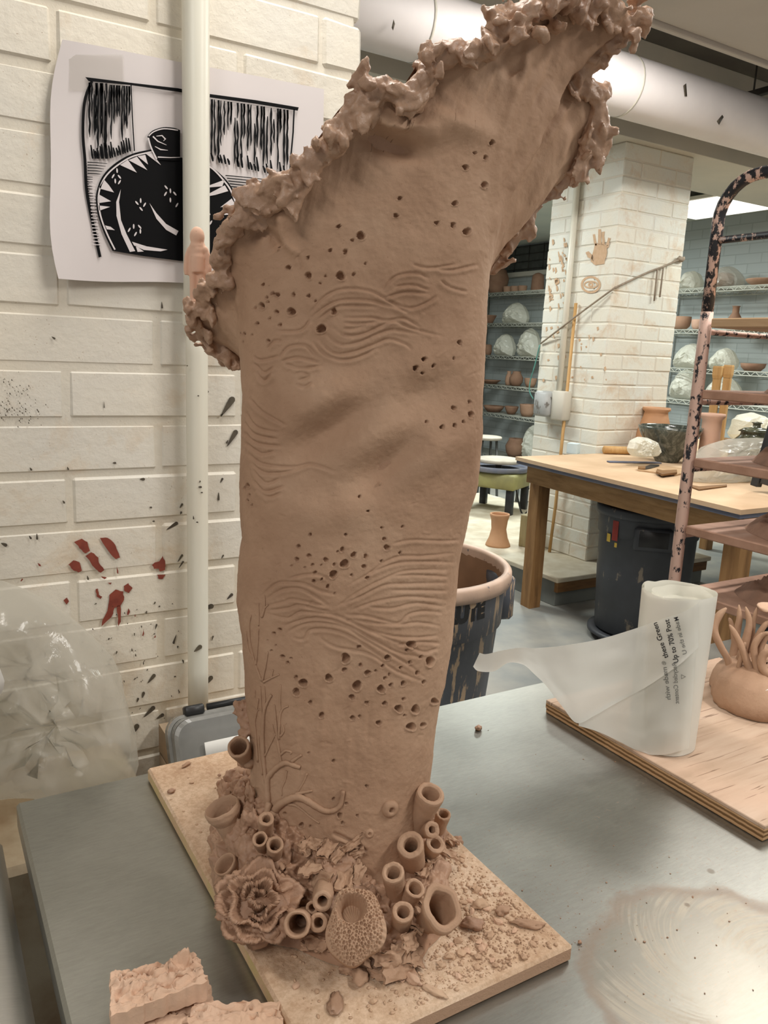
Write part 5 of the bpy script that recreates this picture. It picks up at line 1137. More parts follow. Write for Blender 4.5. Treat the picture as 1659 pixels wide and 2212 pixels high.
# ================================================================== CLAY FRAGMENTS AT THE LOWER LEFT
def slab_piece(name, corners, z0, th, m, seed, label, rough=.010, nx=60, ny=44, pits=14, tilt=0, cat='fragment'):
    """corners: back-left, back-right, front-right, front-left of the top face, in picture measure, at height z0+th"""
    C_ = [onz(x, y, z0+th+dz) for x, y, dz in corners]; R = random.Random(seed); pt = [(R.random(), R.random(), R.uniform(.02, .06)) for _ in range(pits)]
    def P(u, v_): return (C_[0]*(1-u)+C_[1]*u)*(1-v_)+(C_[3]*(1-u)+C_[2]*u)*v_
    top_, bot = [], []
    for j in range(ny+1):
        r1, r2 = [], []
        for i in range(nx+1):
            u, v_ = i/nx, j/ny; p = P(u, v_); e = min(u, 1-u, v_, 1-v_)
            jag = .004*mnoise.noise((u*9+seed, v_*9, 1)); q_ = p+Vector((jag, .004*mnoise.noise((u*9, v_*9+seed, 7)), 0))
            h = rough*(mnoise.fractal((u*4+seed, v_*4, 0), .7, 2.1, 5)+.3*abs(mnoise.noise((u*9, v_*9, seed))))*min(1, e*9+.25)*(1.25-v_*.9)
            for a_, b_, r in pt:
                d_ = math.hypot((u-a_)*1.4, v_-b_)/r
                if d_ < 1.7: h += -.7*r*.16*max(0, min(1, (1.1-d_)/.5))+.002*math.exp(-((d_-1.25)/.25)**2)
            r1.append(q_+Vector((0, 0, h))); r2.append(q_+Vector((0, 0, -th)))
        top_.append(r1); bot.append(r2)
    b = MB().grid([list(reversed(r)) for r in top_]).grid(bot)
    lp = lambda g_: g_[0]+[r[-1] for r in g_[1:]]+list(reversed(g_[-1]))[1:]+[r[0] for r in reversed(g_[1:-1])]
    L1, L2 = lp(top_), lp(bot); mid = [(a+c)*.5+Vector((.0025*mnoise.noise(a*90), .0025*mnoise.noise(a*80), 0)) for a, c in zip(L1, L2)]
    b.grid([L2, mid, L1], cu=True)
    return obj(name, b, m, label=label, cat=cat)
slab_piece('clay_tile', [(262, 2128, 0), (448, 2110, 0), (470, 2190, 0), (272, 2248, 0)], TT+.001, .014, M['clay_dry'], 3, 'lower clay tile, mostly under the textured one', .006)
slab_piece('clay_tile', [(238, 2102, .004), (425, 2062, .004), (448, 2118, .004), (240, 2196, 0)], TT+.020, .020, M['clay_dry'], 8, 'rough pitted clay tile on top of the lower left pile', .013)
slab_piece('clay_tile', [(418, 2166, 0), (602, 2163, 0), (622, 2262, 0), (388, 2262, 0)], TT+.001, .020, M['clay_dry'], 14, 'clay tile cut off by the bottom edge, beside the pile', .005)
# ================================================================== BAG ROLL
rc = onz(1428, 1600, PT); rc = Vector((rc.x, rc.y, PT)); topz = 1.202
t = thing('bag_roll', rc, 'standing roll of milky white plastic bags on the plywood', 'bag roll')
RR = 78*mpp((rc.x, rc.y, topz)); n_ = 64
vw = Vector((rc.x, rc.y, 0)).normalized(); rgt = Vector((vw.y, -vw.x, 0))
def spiral(turn): return RR*(1-.035*turn-.0 if turn < 2.2 else .92-.10*(turn-2.2))
rows = []; zt = topz; zb = PT+.001; T = np.linspace(0, 5.2, 330); outer, tops = [], []
def rpt(turn, z):
    r = RR*(1-.03*turn) if turn < 2.6 else RR*max(.12, .922-.30*(turn-2.6)); a_ = turn*2*math.pi+1.0; r *= 1+.03*mnoise.noise((math.cos(a_)*1.5, math.sin(a_)*1.5, turn*.8)); k_ = 1-.06*(1-(z-zb)/(zt-zb))
    if turn > 2.6: r *= 1+.25*mnoise.noise((a_*.9, turn, 3))
    return Vector((rc.x+r*k_*math.cos(a_), rc.y+r*k_*math.sin(a_), z-(.012*(turn-2.6) if turn > 2.6 and z > zt-.01 else 0)+(.006*mnoise.noise((a_*1.2, turn, 0)) if z > zt-.01 else 0)))
obj('rolled_film', MB().grid([[rpt(s, zz_) for s in T] for zz_ in np.linspace(zb, zt, 12)]), M['roll'], t)
obj('inner_roll', MB().lathe([(RR*.86, 0), (RR*.86, zt-zb-.03), (RR*.3, zt-zb-.045), (.0005, zt-zb-.045)], 40, (rc.x, rc.y, zb)), M['roll'], t)
# loose end wrapped over the front and drawn out to the left
def film(SHEET, lift, name, puff=0):
    cols = []
    for (tx_, ty), (bx_, by_), off in SHEET:
        col = []
        for k_ in range(25):
            v_ = k_/24; x = tx_+(bx_-tx_)*v_; y = ty+(by_-ty)*v_; d = ray(x, y); dx, dy = d.x, d.y
            R_ = RR*1.045; A_ = dx*dx+dy*dy; B_ = -2*(dx*rc.x+dy*rc.y); Cq = rc.x**2+rc.y**2-R_*R_; disc = B_*B_-4*A_*Cq
            s_ = (-B_-math.sqrt(disc))/(2*A_) if disc > 0 else (rc.x*dx+rc.y*dy)/A_
            if off > 0:
                sf = (math.hypot(rc.x, rc.y)-RR*.86-off*.55)/math.hypot(dx, dy); s_ = min(s_, sf) if disc > 0 else sf
            p = CAM+d*s_
            w_ = .003*mnoise.noise((x*.018, y*.02, 2+lift*900))+.003*abs(mnoise.noise((x*.03+y*.016, y*.012, 5)))+puff*v_**4
            p = p-d.normalized()*(w_+lift)
            if p.z < PT+.001: p.z = PT+.001
            col.append(p)
        cols.append(col)
    m_ = MB().grid([catmull([c_[i] for c_ in cols], 6) for i in range(25)]); obj(name, m_, M['film'], t); return m_
UP = [((1509, 1302), (1509, 1398), 0), ((1496, 1311), (1494, 1412), 0), ((1470, 1324), (1470, 1434), 0), ((1430, 1338), (1430, 1462), 0), ((1395, 1350), (1396, 1484), 0), ((1362, 1361), (1363, 1502), .004), ((1320, 1374), (1322, 1524), .02), ((1280, 1384), (1284, 1546), .04), ((1240, 1391), (1246, 1562), .06), ((1205, 1396), (1215, 1527), .07), ((1172, 1399), (1182, 1484), .075), ((1150, 1400), (1154, 1456), .085), ((1128, 1399), (1130, 1436), .09), ((1108, 1401), (1098, 1432), .085), ((1080, 1406), (1068, 1450), .075), ((1050, 1413), (1034, 1450), .07), ((1036, 1410), (1022, 1440), .07)]
LO = [((1505, 1392), (1489, 1612), 0), ((1492, 1405), (1486, 1617), 0), ((1470, 1426), (1470, 1622), 0), ((1430, 1455), (1437, 1630), 0), ((1402, 1474), (1405, 1634), 0), ((1390, 1484), (1392, 1634), 0), ((1362, 1496), (1372, 1622), .004), ((1320, 1516), (1330, 1598), .012), ((1284, 1538), (1290, 1580), .03), ((1250, 1556), (1250, 1568), .05)]
lo_ = film(LO, .0012, 'wrapped_film'); sheet = film(UP, .0034, 'loose_film', .004)
allf = MB(); allf.add(lo_.v, lo_.f); allf.add(sheet.v, sheet.f)
BVS = BVHTree.FromPolygons([tuple(p) for p in allf.v], allf.f)
def on_sheet(x, y, lift=.0012):
    d = ray(x, y).normalized(); l, n, i, ds = BVS.ray_cast(CAM, d)
    if l is None: l = CAM+d*((rc-CAM).length-RR)
    return l-d*lift
def text_mesh(s, size):
    cu = bpy.data.curves.new('txt', 'FONT'); cu.body = s; cu.size = size; cu.resolution_u = 4; cu.offset = .012; o_ = bpy.data.objects.new('txt', cu); COL.objects.link(o_)
    dg = bpy.context.evaluated_depsgraph_get(); dg.update(); me = bpy.data.meshes.new_from_object(o_.evaluated_get(dg)); vs = [v_.co.copy() for v_ in me.vertices]; fs = [list(p.vertices) for p in me.polygons]
    bpy.data.objects.remove(o_); bpy.data.meshes.remove(me); bpy.data.curves.remove(cu); return vs, fs
def print_line(s, start, end, up, height, m, lift, name='printed_line'):
    """text running from start to end in picture measure, letter tops toward up, set down on the film"""
    vs, fs = text_mesh(s, 1.0); x1 = max(v_.x for v_ in vs); a = Vector((*start, 0)); e = Vector((*end, 0)); ex_ = (e-a)/x1; uy = Vector((*up, 0)).normalized()*height
    b = MB(); b.add([on_sheet(*(a+ex_*v_.x+uy*v_.y).xy, lift) for v_ in vs], fs); return obj(name, b, m, t, smooth=False)
print_line('these Green', (1444, 1420), (1419, 1344), (-1, .3), 16, M['text'], .0016)
print_line('made with', (1440, 1440), (1449, 1511), (-1, .1), 15, M['text_faint'], .0016)
print_line('®', (1437, 1428), (1440, 1436), (-1, .1), 12, M['text_faint'], .0016)
print_line('Up to 70% Post', (1466, 1431), (1445, 1337), (-1, .25), 16, M['text'], .0016)
print_line('Recycled Content', (1461, 1432), (1467, 1520), (-1, .06), 14, M['text_faint'], .0014)
print_line('M', (1467, 1340), (1464, 1332), (-1, .3), 13.5, M['text'], .0016)
print_line('ade in the U', (1466, 1342), (1484, 1412), (-1, .25), 13.5, M['text_faint'], .0016)
b = MB()
for s_ in ringq(1475, 1462, 6, 5, 1, 0, 6.28, 4): b.poly([on_sheet(x, y, .0014) for x, y in s_], -ray(1475, 1462).normalized(), .0002)
obj('recycling_mark', b, M['text_faint'], t, smooth=False)
# ================================================================== ANEMONE SCULPTURE ON THE PLYWOOD
ac = onz(1640, 1530, PT); ac = Vector((ac.x+.0, ac.y, PT))
t = thing('clay_anemone', ac, 'clay anemone with curling tentacles on the plywood at right', 'sculpture')
m_ = mpp(ac); b = MB()
Pa = [(1536, 1478), (1537, 1500), (1545, 1520), (1575, 1540), (1610, 1552), (1650, 1562), (1720, 1560), (1780, 1530), (1790, 1480), (1740, 1450), (1660, 1440), (1580, 1450)]
ba_ = [onz(x, y, PT) for x, y in Pa]; cc_ = sum(ba_, Vector())/len(ba_); ring_ = [Vector(p) for p in catmull(ba_+[ba_[0]], 6)[:-1]]
prof_ = [(1.0, .001), (1.03, .012), (1.0, .028), (.93, .044), (.82, .056), (.66, .066), (.48, .070), (.2, .066), (.02, .065)]
b.grid([[cc_.lerp(p, s_*(1+.03*mnoise.noise(p*30+Vector((0, 0, z*40)))))+Vector((0, 0, z)) for p in ring_] for s_, z in prof_], cu=True)
b.v = [(x+.004*mnoise.noise((x*60, y*60, z*60)), y+.004*mnoise.noise((x*60+9, y*60, z*60)), max(PT+.0005, z+.004*mnoise.fractal((x*40, y*40, z*40), .8, 2, 3)*min(1, (z-PT)*60))) for x, y, z in b.v]
obj('anemone_base', b, M['clay'], t)
f2 = lambda L: [(1500+x/6.912, 1280+y/6.912) for x, y in L]
def tentacle(pts, w0, w1, off, flat=.55, m='clay'):
    L = f2(pts); dd = (cc_-CAM).length-off; P_ = [Vector((p.x, p.y, max(p.z, PT+.03))) for p in catmull([atd(x, y, dd) for x, y in L], 5)]; k_ = len(P_); s_ = mpp(P_[0])/6.912
    W_ = [s_*((w0+(w1-w0)*(i/(k_-1)))*math.sin(min(1, (1-i/(k_-1))*4+.12)*math.pi/2)) for i in range(k_)]
    obj('tentacle', MB().tube(P_, W_, 12), M[m], t)
tentacle([(520, 1100), (490, 980), (400, 820), (310, 620), (305, 480), (370, 340), (480, 230)], 48, 62, .05)
tentacle([(560, 1060), (600, 850), (640, 560), (670, 380), (665, 180)], 75, 30, .01)
tentacle([(600, 800), (580, 600), (550, 460), (515, 375)], 45, 26, .0)
tentacle([(640, 1150), (720, 900), (790, 620), (820, 430), (765, 210)], 75, 38, .035)
tentacle([(870, 1280), (790, 1050), (700, 800), (600, 600), (520, 478)], 66, 34, .075)
tentacle([(640, 1300), (660, 1120), (720, 900), (760, 740)], 36, 40, .07)
tentacle([(780, 1000), (850, 700), (890, 420), (935, 220)], 50, 26, .015)
tentacle([(1120, 1500), (980, 1260), (905, 1000), (900, 780), (1010, 600)], 58, 46, .08)
tentacle([(850, 900), (920, 700), (1000, 560), (1099, 420)], 48, 40, .03)
tentacle([(1000, 1000), (990, 840), (1050, 700), (1150, 560)], 50, 40, .05)
tentacle([(1160, 1250), (1050, 1180), (1000, 1050), (1040, 920), (1160, 860)], 66, 60, .09)
tentacle([(900, 800), (1010, 640), (1110, 600)], 40, 30, .06)
for x in (1200, 1300, 1420): tentacle([(x, 1200), (x+30, 900), (x+80, 600), (x+60, 350)], 60, 34, .03)
wl_ = atd(1668, 1552, (cc_-CAM).length-.10); wl_.z = max(wl_.z, PT+.032); obj('white_shell', MB().lathe([(.006, -.03), (.018, -.022), (.024, -.004), (.025, .008), (.021, .006), (.016, -.012), (.001, -.018)], 20, M=axisM(wl_, (-.5, -.6, .6))), M['label_white'], t)
sl_ = MB().blob(atd(1660, 1312, cc_.length*0+(cc_-CAM).length-.02), (.028, .02, .006), 3, .25, 1.4, 4, Matrix.Rotation(.5, 3, 'Z')); obj('top_slab', sl_, M['clay_dry'], t)
# ================================================================== WORKTABLE, CANS, RACK
WT = .95
t = thing('worktable', (3.1, 2.9, 0), 'wooden worktable with dusty canvas top in the middle distance', 'table')
ca, cb_ = Vector((3.185, 3.735, 0)), Vector((3.035, 2.06, 0)); e1 = (cb_-ca)
def wt(u, v_, z): return ca+e1*u+Vector((1, 0, 0))*v_+Vector((0, 0, z))     # u along the near edge, v across
def slab(name, u0, u1, v0, v1, z0, z1_, m, par): 
    q_ = [wt(u0, v0, 0), wt(u1, v0, 0), wt(u1, v1, 0), wt(u0, v1, 0)]; b = MB(); b.add([(p.x, p.y, z) for z in (z0, z1_) for p in q_], [(3, 2, 1, 0), (4, 5, 6, 7), (0, 1, 5, 4), (1, 2, 6, 5), (2, 3, 7, 6), (3, 0, 4, 7)])
    return obj(name, b, M[m], par, smooth=False)
slab('canvas_top', 0, 1, 0, 1.3, WT-.022, WT, 'canvas', t); slab('edge_layer', .004, .996, .006, 1.295, WT-.042, WT-.022, 'blue_edge', t)
slab('apron', .04, .97, .05, .09, WT-.15, WT-.042, 'apron_wood', t); slab('apron', .945, .972, .09, 1.2, WT-.15, WT-.042, 'apron_wood', t); slab('apron', .03, .055, .09, 1.2, WT-.15, WT-.042, 'apron_wood', t)
for u, v_, z0 in ((.035, .05, 0), (.92, .05, 0), (.92, 1.15, 0), (.035, 1.15, .2)):
    slab('leg', u, u+.055, v_+(.04 if v_ < .1 else 0), v_+.13, z0, WT-.042, 'bench_wood', t)
t2 = thing('worktable', (5.0, 3.2, 0), 'second worktable beyond the canvas topped one, mostly hidden', 'table')
one_box('board_top', (4.62, 2.3, WT-.04), (5.9, 4.3, WT), M['canvas'], .003, t2)
for x in (4.68, 5.78):
    for y in (2.36, 4.2): one_box('leg', (x, y, 0 if y < 3 or x > 5 else .2), (x+.08, y+.08, WT-.04), M['bench_wood'], .003, t2)
def can(name, c, R0, R1, h, m, rimm, label, z0=0, inside=True):
    t = thing(name, (c[0], c[1], z0), label, 'bin'); P_ = [(R1*.9, 0), (R1, .012), (R1+(R0-R1)*.5, h*.5), (R0*.955, h*.78), (R0*.985, h*.785), (R0, h-.05)]
    I_ = [(R0*.975, h-.02), (R0*.955, h-.08), (R1*.97, .06), (.001, .05)]
    obj('can_body', MB().lathe([(.001, .003)]+P_+[(R0*1.0, h-.02)], 56, (c[0], c[1], z0), caps=False), M[m], t)
    obj('can_rim', MB().lathe([(R0*1.0, h-.05), (R0*1.045, h-.048), (R0*1.055, h-.03), (R0*1.05, h-.008), (R0*1.03, h), (R0*.985, h), (R0*.97, h-.012), (R0*.97, h-.05)], 64, (c[0], c[1], z0), caps=False), M[rimm], t)
    if inside:
        b = MB().lathe(I_, 56, (c[0], c[1], z0), caps=False); obj('can_lining', b, M['can_inside'], t)
    return t
c1 = (1.413, 2.215); t = can('waste_can', c1, .362, .29, .85, 'can', 'can_clay', 'round grey can with clay coated rim standing behind the sculpture')
def on_can(c, r, z, a_): return Vector((c[0]+r*math.cos(a_), c[1]+r*math.sin(a_), z))
aR = math.atan2(-.62, .78)
def cuboid_on(c, r, a_, z0, z1_, w, d, m, par, name):
    Mx = Matrix.Translation((c[0], c[1], 0)) @ Matrix.Rotation(a_, 4, 'Z'); obj(name, MB().box((r, -w/2, z0), (r+d, w/2, z1_), .012, Mx), M[m], par)
cuboid_on(c1, .34, -.30, .64, .80, .14, .065, 'can', t, 'handle')
cuboid_on(c1, .34, -.30+math.pi, .64, .80, .14, .065, 'can', t, 'handle')
vs, fs = text_mesh('BRUTE', .16); b = MB(); x1 = max(v_.x for v_ in vs)
aE = math.atan2(ony(1046, 1315, 2.0).y-c1[1], 0)
# lettering bent round the can; right end of the word sits right of the sculpture edge
d_ = ray(1046, 1308); A_ = d_.x**2+d_.y**2; rr_ = .357; B_ = -2*(d_.x*c1[0]+d_.y*c1[1]); C_ = c1[0]**2+c1[1]**2-rr_**2; s_ = (-B_-math.sqrt(B_*B_-4*A_*C_))/(2*A_); pe = CAM+d_*s_; aE = math.atan2(pe.y-c1[1], pe.x-c1[0]); z_ = pe.z
k_ = .20/x1
b.add([on_can(c1, rr_+.0045+(.001 if v_.z > 0 else 0), z_-.035+v_.y*.45, aE-(x1-v_.x)*k_/rr_) for v_ in vs], fs); obj('raised_lettering', b, M['black_plastic'], t, smooth=False)
c2 = (3.50, 2.93); t = can('waste_can', c2, .275, .24, .72, 'can_dark', 'can_dark', 'dark charcoal can under the worktable', .055)
ac2 = math.atan2(-c2[1], -c2[0])
b = MB()
cuboid_on(c2, .245, ac2+.12, .575, .70, .20, .05, 'can_dark', t, 'handle')
cuboid_on(c2, .2955, ac2+.12, .60, .685, .15, .002, 'black_plastic', t, 'handle_shade_plate')  # raised black plate, shade of the handle hollow put in as colour
def sticker(name, m, x0, x1_, z0, z1_):
    b = MB(); n_ = 5; b.grid([[on_can(c2, .2755-.004*(.75-z)/.2+.002, z, ac2+x0+(x1_-x0)*i/n_) for i in range(n_+1)] for z in (z0, z1_)]); obj(name, b, M[m], t, smooth=False)
sticker('sticker', 'sticker_red', -.72, -.58, .60, .71); sticker('sticker', 'sticker_yellow', -.86, -.76, .585, .63); sticker('sticker', 'sticker_yellow', -.64, -.58, .565, .59)
t = thing('can_dolly', (c2[0], c2[1], 0), 'black wheeled dolly under the charcoal can', 'dolly')
obj('dolly_ring', MB().lathe([(.02, .028), (.262, .028), (.278, .036), (.278, .054), (.25, .0545), (.02, .0545)], 40, (c2[0], c2[1], 0)), M['can_dark'], t)
for k_ in range(5):
    p = on_can(c2, .235, .0, k_*1.2566+.4); obj('caster', MB().lathe([(.001, -.012), (.016, -.012), (.016, .012), (.001, .012)], 14, M=axisM((p.x, p.y, .0162), (math.cos(k_), math.sin(k_), 0))), M['black_plastic'], t)
# --- the black ware rack at the right edge
RX = 1.96; pb = onz(1455, 1250, 0); post = hz(1500, 900, (1.965, 1.50))
def ponpost(y): # point on the post seen at height y
    return hz(1500-(y-900)*.133, y, post)
t = thing('ware_rack', (post.x+.2, post.y-.4, 0), 'paint flaked black tube rack carrying clay heaps at right', 'rack')
zT = ponpost(455).z; x0, y0 = post.x, post.y
path = [(x0, y0, .0), (x0, y0, .5), (x0, y0, 1.0), (x0, y0, 1.3), (x0, y0, 1.7), (x0, y0, zT-.03)]+[(x0, y0-.11+.11*math.cos(a_), zT-.03+.11*math.sin(a_)) for a_ in np.linspace(.2, math.pi/2, 7)]+[(x0, y0-.5, zT+.08), (x0, y0-.79, zT+.08)]+[(x0, y0-.79-.11*math.sin(a_), zT-.03+.11*math.cos(a_)) for a_ in np.linspace(.2, math.pi/2, 6)]+[(x0, y0-.9, 1.0), (x0, y0-.9, 0)]
obj('tube_frame', MB().tube(path[4:], .0165, 14), M['rack'], t); obj('tube_post', MB().tube([(x0, y0, z) for z in np.linspace(0, 1.7, 12)], .0175, 14), M['rack_clay'], t)
obj('tube_frame', MB().tube([(p[0]+.5, p[1], p[2]) for p in path], .0165, 12), M['rack'], t)
zr_ = ponpost(520).z; obj('rung', MB().tube([(x0, y0, zr_), (x0, y0-.9, zr_)], .010, 10), M['rack'], t)
for yy in (685, 838, 984, 1128, 1262):
    z = ponpost(yy).z
    for yy_ in (0, -.9): obj('rung', MB().tube([(x0, y0+yy_, z-.041), (x0+.5, y0+yy_, z-.041)], .008, 8), M['rack_clay'], t)
    obj('rung', MB().tube([(x0+.44, y0, z-.041), (x0+.44, y0-.9, z-.041)], .008, 8), M['rack_clay'], t)
names = ['topmost bare wood board on the black rack', 'upper clay smeared board on the black rack', 'second clay smeared board down on the black rack', 'third clay smeared board down on the black rack', 'lowest clay smeared board on the black rack']
heap = ['upper', 'second', 'third', 'lowest']
for i, yy in enumerate((685, 838, 984, 1128, 1262)):
    z = ponpost(yy).z
    one_box('shelf_board', (x0-.010, y0-.875, z-.030), (x0+.46, y0-.024, z-.004), M['board_wood'] if i == 0 else M['shelf_board'], .003, label=names[i], cat='board')
    if i:
        R = random.Random(i); cx, cy = x0+.22, y0-.40+.02*R.random(); hgt = (.13, .13, .12, .10)[i-1]; rows = []
        for j in range(40):
            r = j/39; row = []
            for k_ in range(90):
                a_ = 2*math.pi*k_/90; rx, ry = .20*(1+.12*mnoise.noise((math.cos(a_)*2, math.sin(a_)*2, i*7))), .30*(1+.15*mnoise.noise((math.cos(a_)*2, math.sin(a_)*2, i*5)))
                p = Vector((cx+rx*r*math.cos(a_), cy+ry*r*math.sin(a_), 0)); h = hgt*(1-r**2.2)+(.022*mnoise.fractal(p*24+Vector((0, 0, i)), .8, 2, 4)+.012*abs(mnoise.noise(p*50)))*min(1, (1-r)*5); row.append((p.x, p.y, z-.0035+max(0, h)))
            rows.append(row)
        obj('clay_heap', MB().grid(rows[::-1], cu=True), M['mound'], label='drying reddish clay heap on the %s smeared rack board' % heap[i-1], cat='clay heap')
# --- things on the worktable
def pot(name, base, prof, m, label, cat='pot', k_=None, wall=.9, group=None, n_=32):
    """prof: (half width, height) in picture measure above the base"""
    s = k_ or mpp(base); P_ = [(r*s, h*s) for r, h in prof]; inn = [(max(.0004, r*wall), h) for r, h in P_[::-1] if h > P_[-1][1]*.25 and r > 0]
    P2 = P_+[(P_[-1][0]*.95, P_[-1][1]+.002*s/.003*0+.001)]+inn+[(.0004, inn[-1][1]-.002)]
    return obj(name, MB().lathe(P2, n_, tuple(base), wob=.02), M[m], loc=base, label=label, cat=cat, group=group)
def tz(x, y, z=WT+.0005): p = onz(x, y, z); return Vector((p.x, p.y, z))
bp = tz(1440, 997)
pot('glazed_bowl', bp, [(24, 0), (26, 4), (43, 28), (59, 56), (66, 70), (67, 76)], 'glaze', 'wide mottled dark green glazed bowl on the worktable', 'bowl', wall=.93)
pt_ = tz(1436, 968); pt_ = Vector((4.40, 3.70, WT)) if pt_.y > 3.75 else pt_
p4 = tz(1432, 972)
pot('bisque_jar', Vector((tz(1408, 978).x, tz(1408, 978).y, WT+.0005)), [(34, 0), (38, 18), (36, 45), (26, 78), (24, 88), (29, 92), (29, 97)], 'terracotta', 'orange bisque jar rising behind the glazed bowl', 'jar')
pot('bisque_vase', tz(1527, 1000), [(21, 0), (21, 20), (20, 66), (20, 92), (26, 100), (26, 106)], 'pot_pink', 'pale pink cylindrical vase behind the rack post', 'vase')
pj = Vector((4.46, 3.0, WT+.0005)); pot('lidded_jar', pj, [(34, 0), (48, 16), (52, 34), (44, 54), (32, 66), (30, 70), (30, 74), (36, 75), (24, 82), (8, 84), (8, 92), (12, 94), (1, 96)], 'glaze_jar', 'olive glazed lidded jar at the right edge', 'jar')
def wtbox(name, px, py, w, d, h, ang, m, label, cat, z=WT+.0005, ch=.002, lift=0):
    p = tz(px, py, z+lift); Mx = Matrix.Translation(p) @ Matrix.Rotation(ang, 4, 'Z'); return obj(name, MB().box((-w/2, -d/2, 0), (w/2, d/2, h), ch, Mx), M[m], loc=p, smooth=False, label=label, cat=cat)
wtbox('small_box', 1238, 979, .07, .07, .066, .5, 'box_blue', 'small pale blue card box on the worktable corner', 'box')
wtbox('thin_board', 1320, 966, .38, .12, .012, -.35, 'board_wood', 'thin dusty board behind the plastic wrapped lump', 'board')
rp = tz(1352, 952); obj('wooden_roller', MB().tube([Vector((4.02, 3.66, WT+.027))+Vector((.11*s, -.05*s, 0)) for s in (-1, -.97, .97, 1)], [.02, .026, .026, .02], 16), M['light_wood'], label='short pale wooden roller left of the glazed bowl', cat='roller')
inflated('wrapped_lump', [(1354, 968), (1360, 952), (1378, 943), (1400, 946), (1418, 955), (1424, 975), (1418, 986), (1390, 988), (1362, 984)], (1390, 968), tz(1390, 1006).y, .045, M['poly_white'], amp=.012, nr=8, nt=30, seed=3, fr=18, fold=.8, facet=True, zmin=WT+.002, label='small plastic wrapped lump before the glazed bowl', cat='bag')
lp_ = tz(1390, 975); 
wtbox('flat_ruler', 1370, 1000, .045, .34, .008, 1.2, 'blue_edge', 'grey flat ruler lying on the worktable', 'ruler')
wtbox('flat_board', 1440, 1018, .30, .22, .010, .3, 'board_wood', 'small flat grey-brown board on the worktable', 'board')
kn = thing('clay_knife', tz(1400, 1009), 'black bladed knife lying on the worktable', 'knife')
def flatpath(name, pts, w, z, m, par=None, th=.004, **kw):
    q_ = wid(pts, w); b = MB()
    for s in q_: b.poly([onz(x, y, z) for x, y in s][::-1], (0, 0, 1), th)
    return obj(name, b, M[m], par, smooth=False, **kw)
flatpath('blade', [(1392, 1012), (1406, 1008), (1424, 1006)], [5, 8, 2], WT+.012, 'black_plastic', kn, .003)
flatpath('knife_handle', [(1378, 1011), (1394, 1012)], [4, 5], WT+.012, 'dark_wood', kn, .006)
flatpath('wood_tool', [(1418, 1019), (1430, 1024), (1462, 1021)], [6, 9, 6], WT+.012, 'dark_wood', None, .010, label='brown wooden tool by the rack post', cat='tool')
flatpath('rib_tool', [(1488, 1050), (1510, 1056), (1570, 1050)], [3, 7, 3], WT+.002, 'dark_wood', None, .005, label='dark wooden rib lying right of the rack post', cat='tool')
inflated('draped_bag', [(1478, 1035), (1482, 1010), (1500, 985), (1530, 960), (1570, 948), (1640, 945), (1720, 960), (1740, 1040), (1640, 1050), (1560, 1048), (1500, 1046)], (1590, 1005), tz(1560, 1045).y+.1, .10, M['poly_clear'], amp=.02, nr=10, nt=40, seed=5, fr=8, fold=.8, facet=True, zmin=WT+.002, label='large clear plastic bag on the worktable behind the rack', cat='bag')
inflated('white_bundle', [(1578, 938), (1586, 905), (1600, 895), (1625, 890), (1650, 900), (1670, 930), (1660, 950), (1620, 955), (1586, 950)], (1620, 925), 3.55, .10, M['poly_white'], amp=.02, nr=9, nt=32, seed=6, fr=7, fold=.8, facet=True, zmin=WT+.002, label='white plastic bundle between the paddles and the jar', cat='bag')
bx2 = wtbox('wood_block', 1556, 968, .16, .07, .075, .1, 'dark_wood', 'brown wooden block at the foot of the uprights', 'block')
for i, (xa, ya, xb, yb, lab) in enumerate([(1528, 945, 1533, 790, 'left of two pale wooden uprights behind the rack'), (1550, 948, 1562, 788, 'right of two pale wooden uprights behind the rack')]):
    p0 = Vector((4.75+.10*i, 3.05, WT+.0005)); p0 = tz(xa, 985); q0 = hz(xb, yb, p0); h_ = q0.z-WT; tl = (q0.x-p0.x)
    tt2 = thing('wooden_upright', p0, lab, 'upright', 'wooden uprights behind the rack'); Mx = Matrix.Translation(p0) @ Matrix.Rotation(.4, 4, 'Z')
    obj('shaft', MB().box((-.027, -.022, 0), (.027, .022, h_*.86), .003, Mx), M['light_wood'], tt2, smooth=False)
    obj('head', MB().grid([[Mx @ Vector((x*s, y*s2, z)) for x, y in ((-.027, -.022), (.027, -.022), (.027, .022), (-.027, .022))] for s, s2, z in ((1, 1, h_*.86), (1.25, 1.2, h_*.90), (1.25, 1.2, h_*.985), (1.1, 1.1, h_), (.02, .02, h_))], cu=True), M['light_wood'], tt2, smooth=False)
# --- on the pillar and the platform
cx_ = onx(1222, 600, PX-.02)
t = thing('pillar_conduit', (PX-.02, cx_.y, 1.2), 'grey white conduit running down the pillar to an outlet box', 'conduit')
yA = onx(1250, 380, PX-.02).y; zb_ = onx(1215, 905, PX-.02).z
obj('conduit_pipe', MB().tube([(PX-.026, yA, zb_+.08), (PX-.026, yA, 2.0), (PX-.026, yA, 2.85)], .022, 14), M['white_paint'], t)
p = onx(1205, 875, PX-.03); obj('outlet_box', MB().box((PX-.085, p.y-.11, p.z-.10), (PX-.0035, p.y+.015, p.z+.10), .01), M['beam'], t); obj('outlet_cover', MB().box((PX-.125, p.y+.015, p.z-.085), (PX-.0035, p.y+.16, p.z+.09), .02), M['grey_box'], t)
ys = onx(1242, 760, PX-.04); a_, c_ = onx(1246, 655, PX-.012), onx(1226, 950, PX-.012)
obj('yellow_stick', MB().tube([(PX-.02, a_.y, a_.z), (PX-.05, c_.y+.02, .55), (PX-.06, c_.y+.03, .201)], .011, 8), M['light_wood'], label='long yellow wooden stick leaning on the pillar', cat='stick')
t = thing('string_line', (PX, PY, 1.9), 'slack twine strung across the pillar faces', 'string')
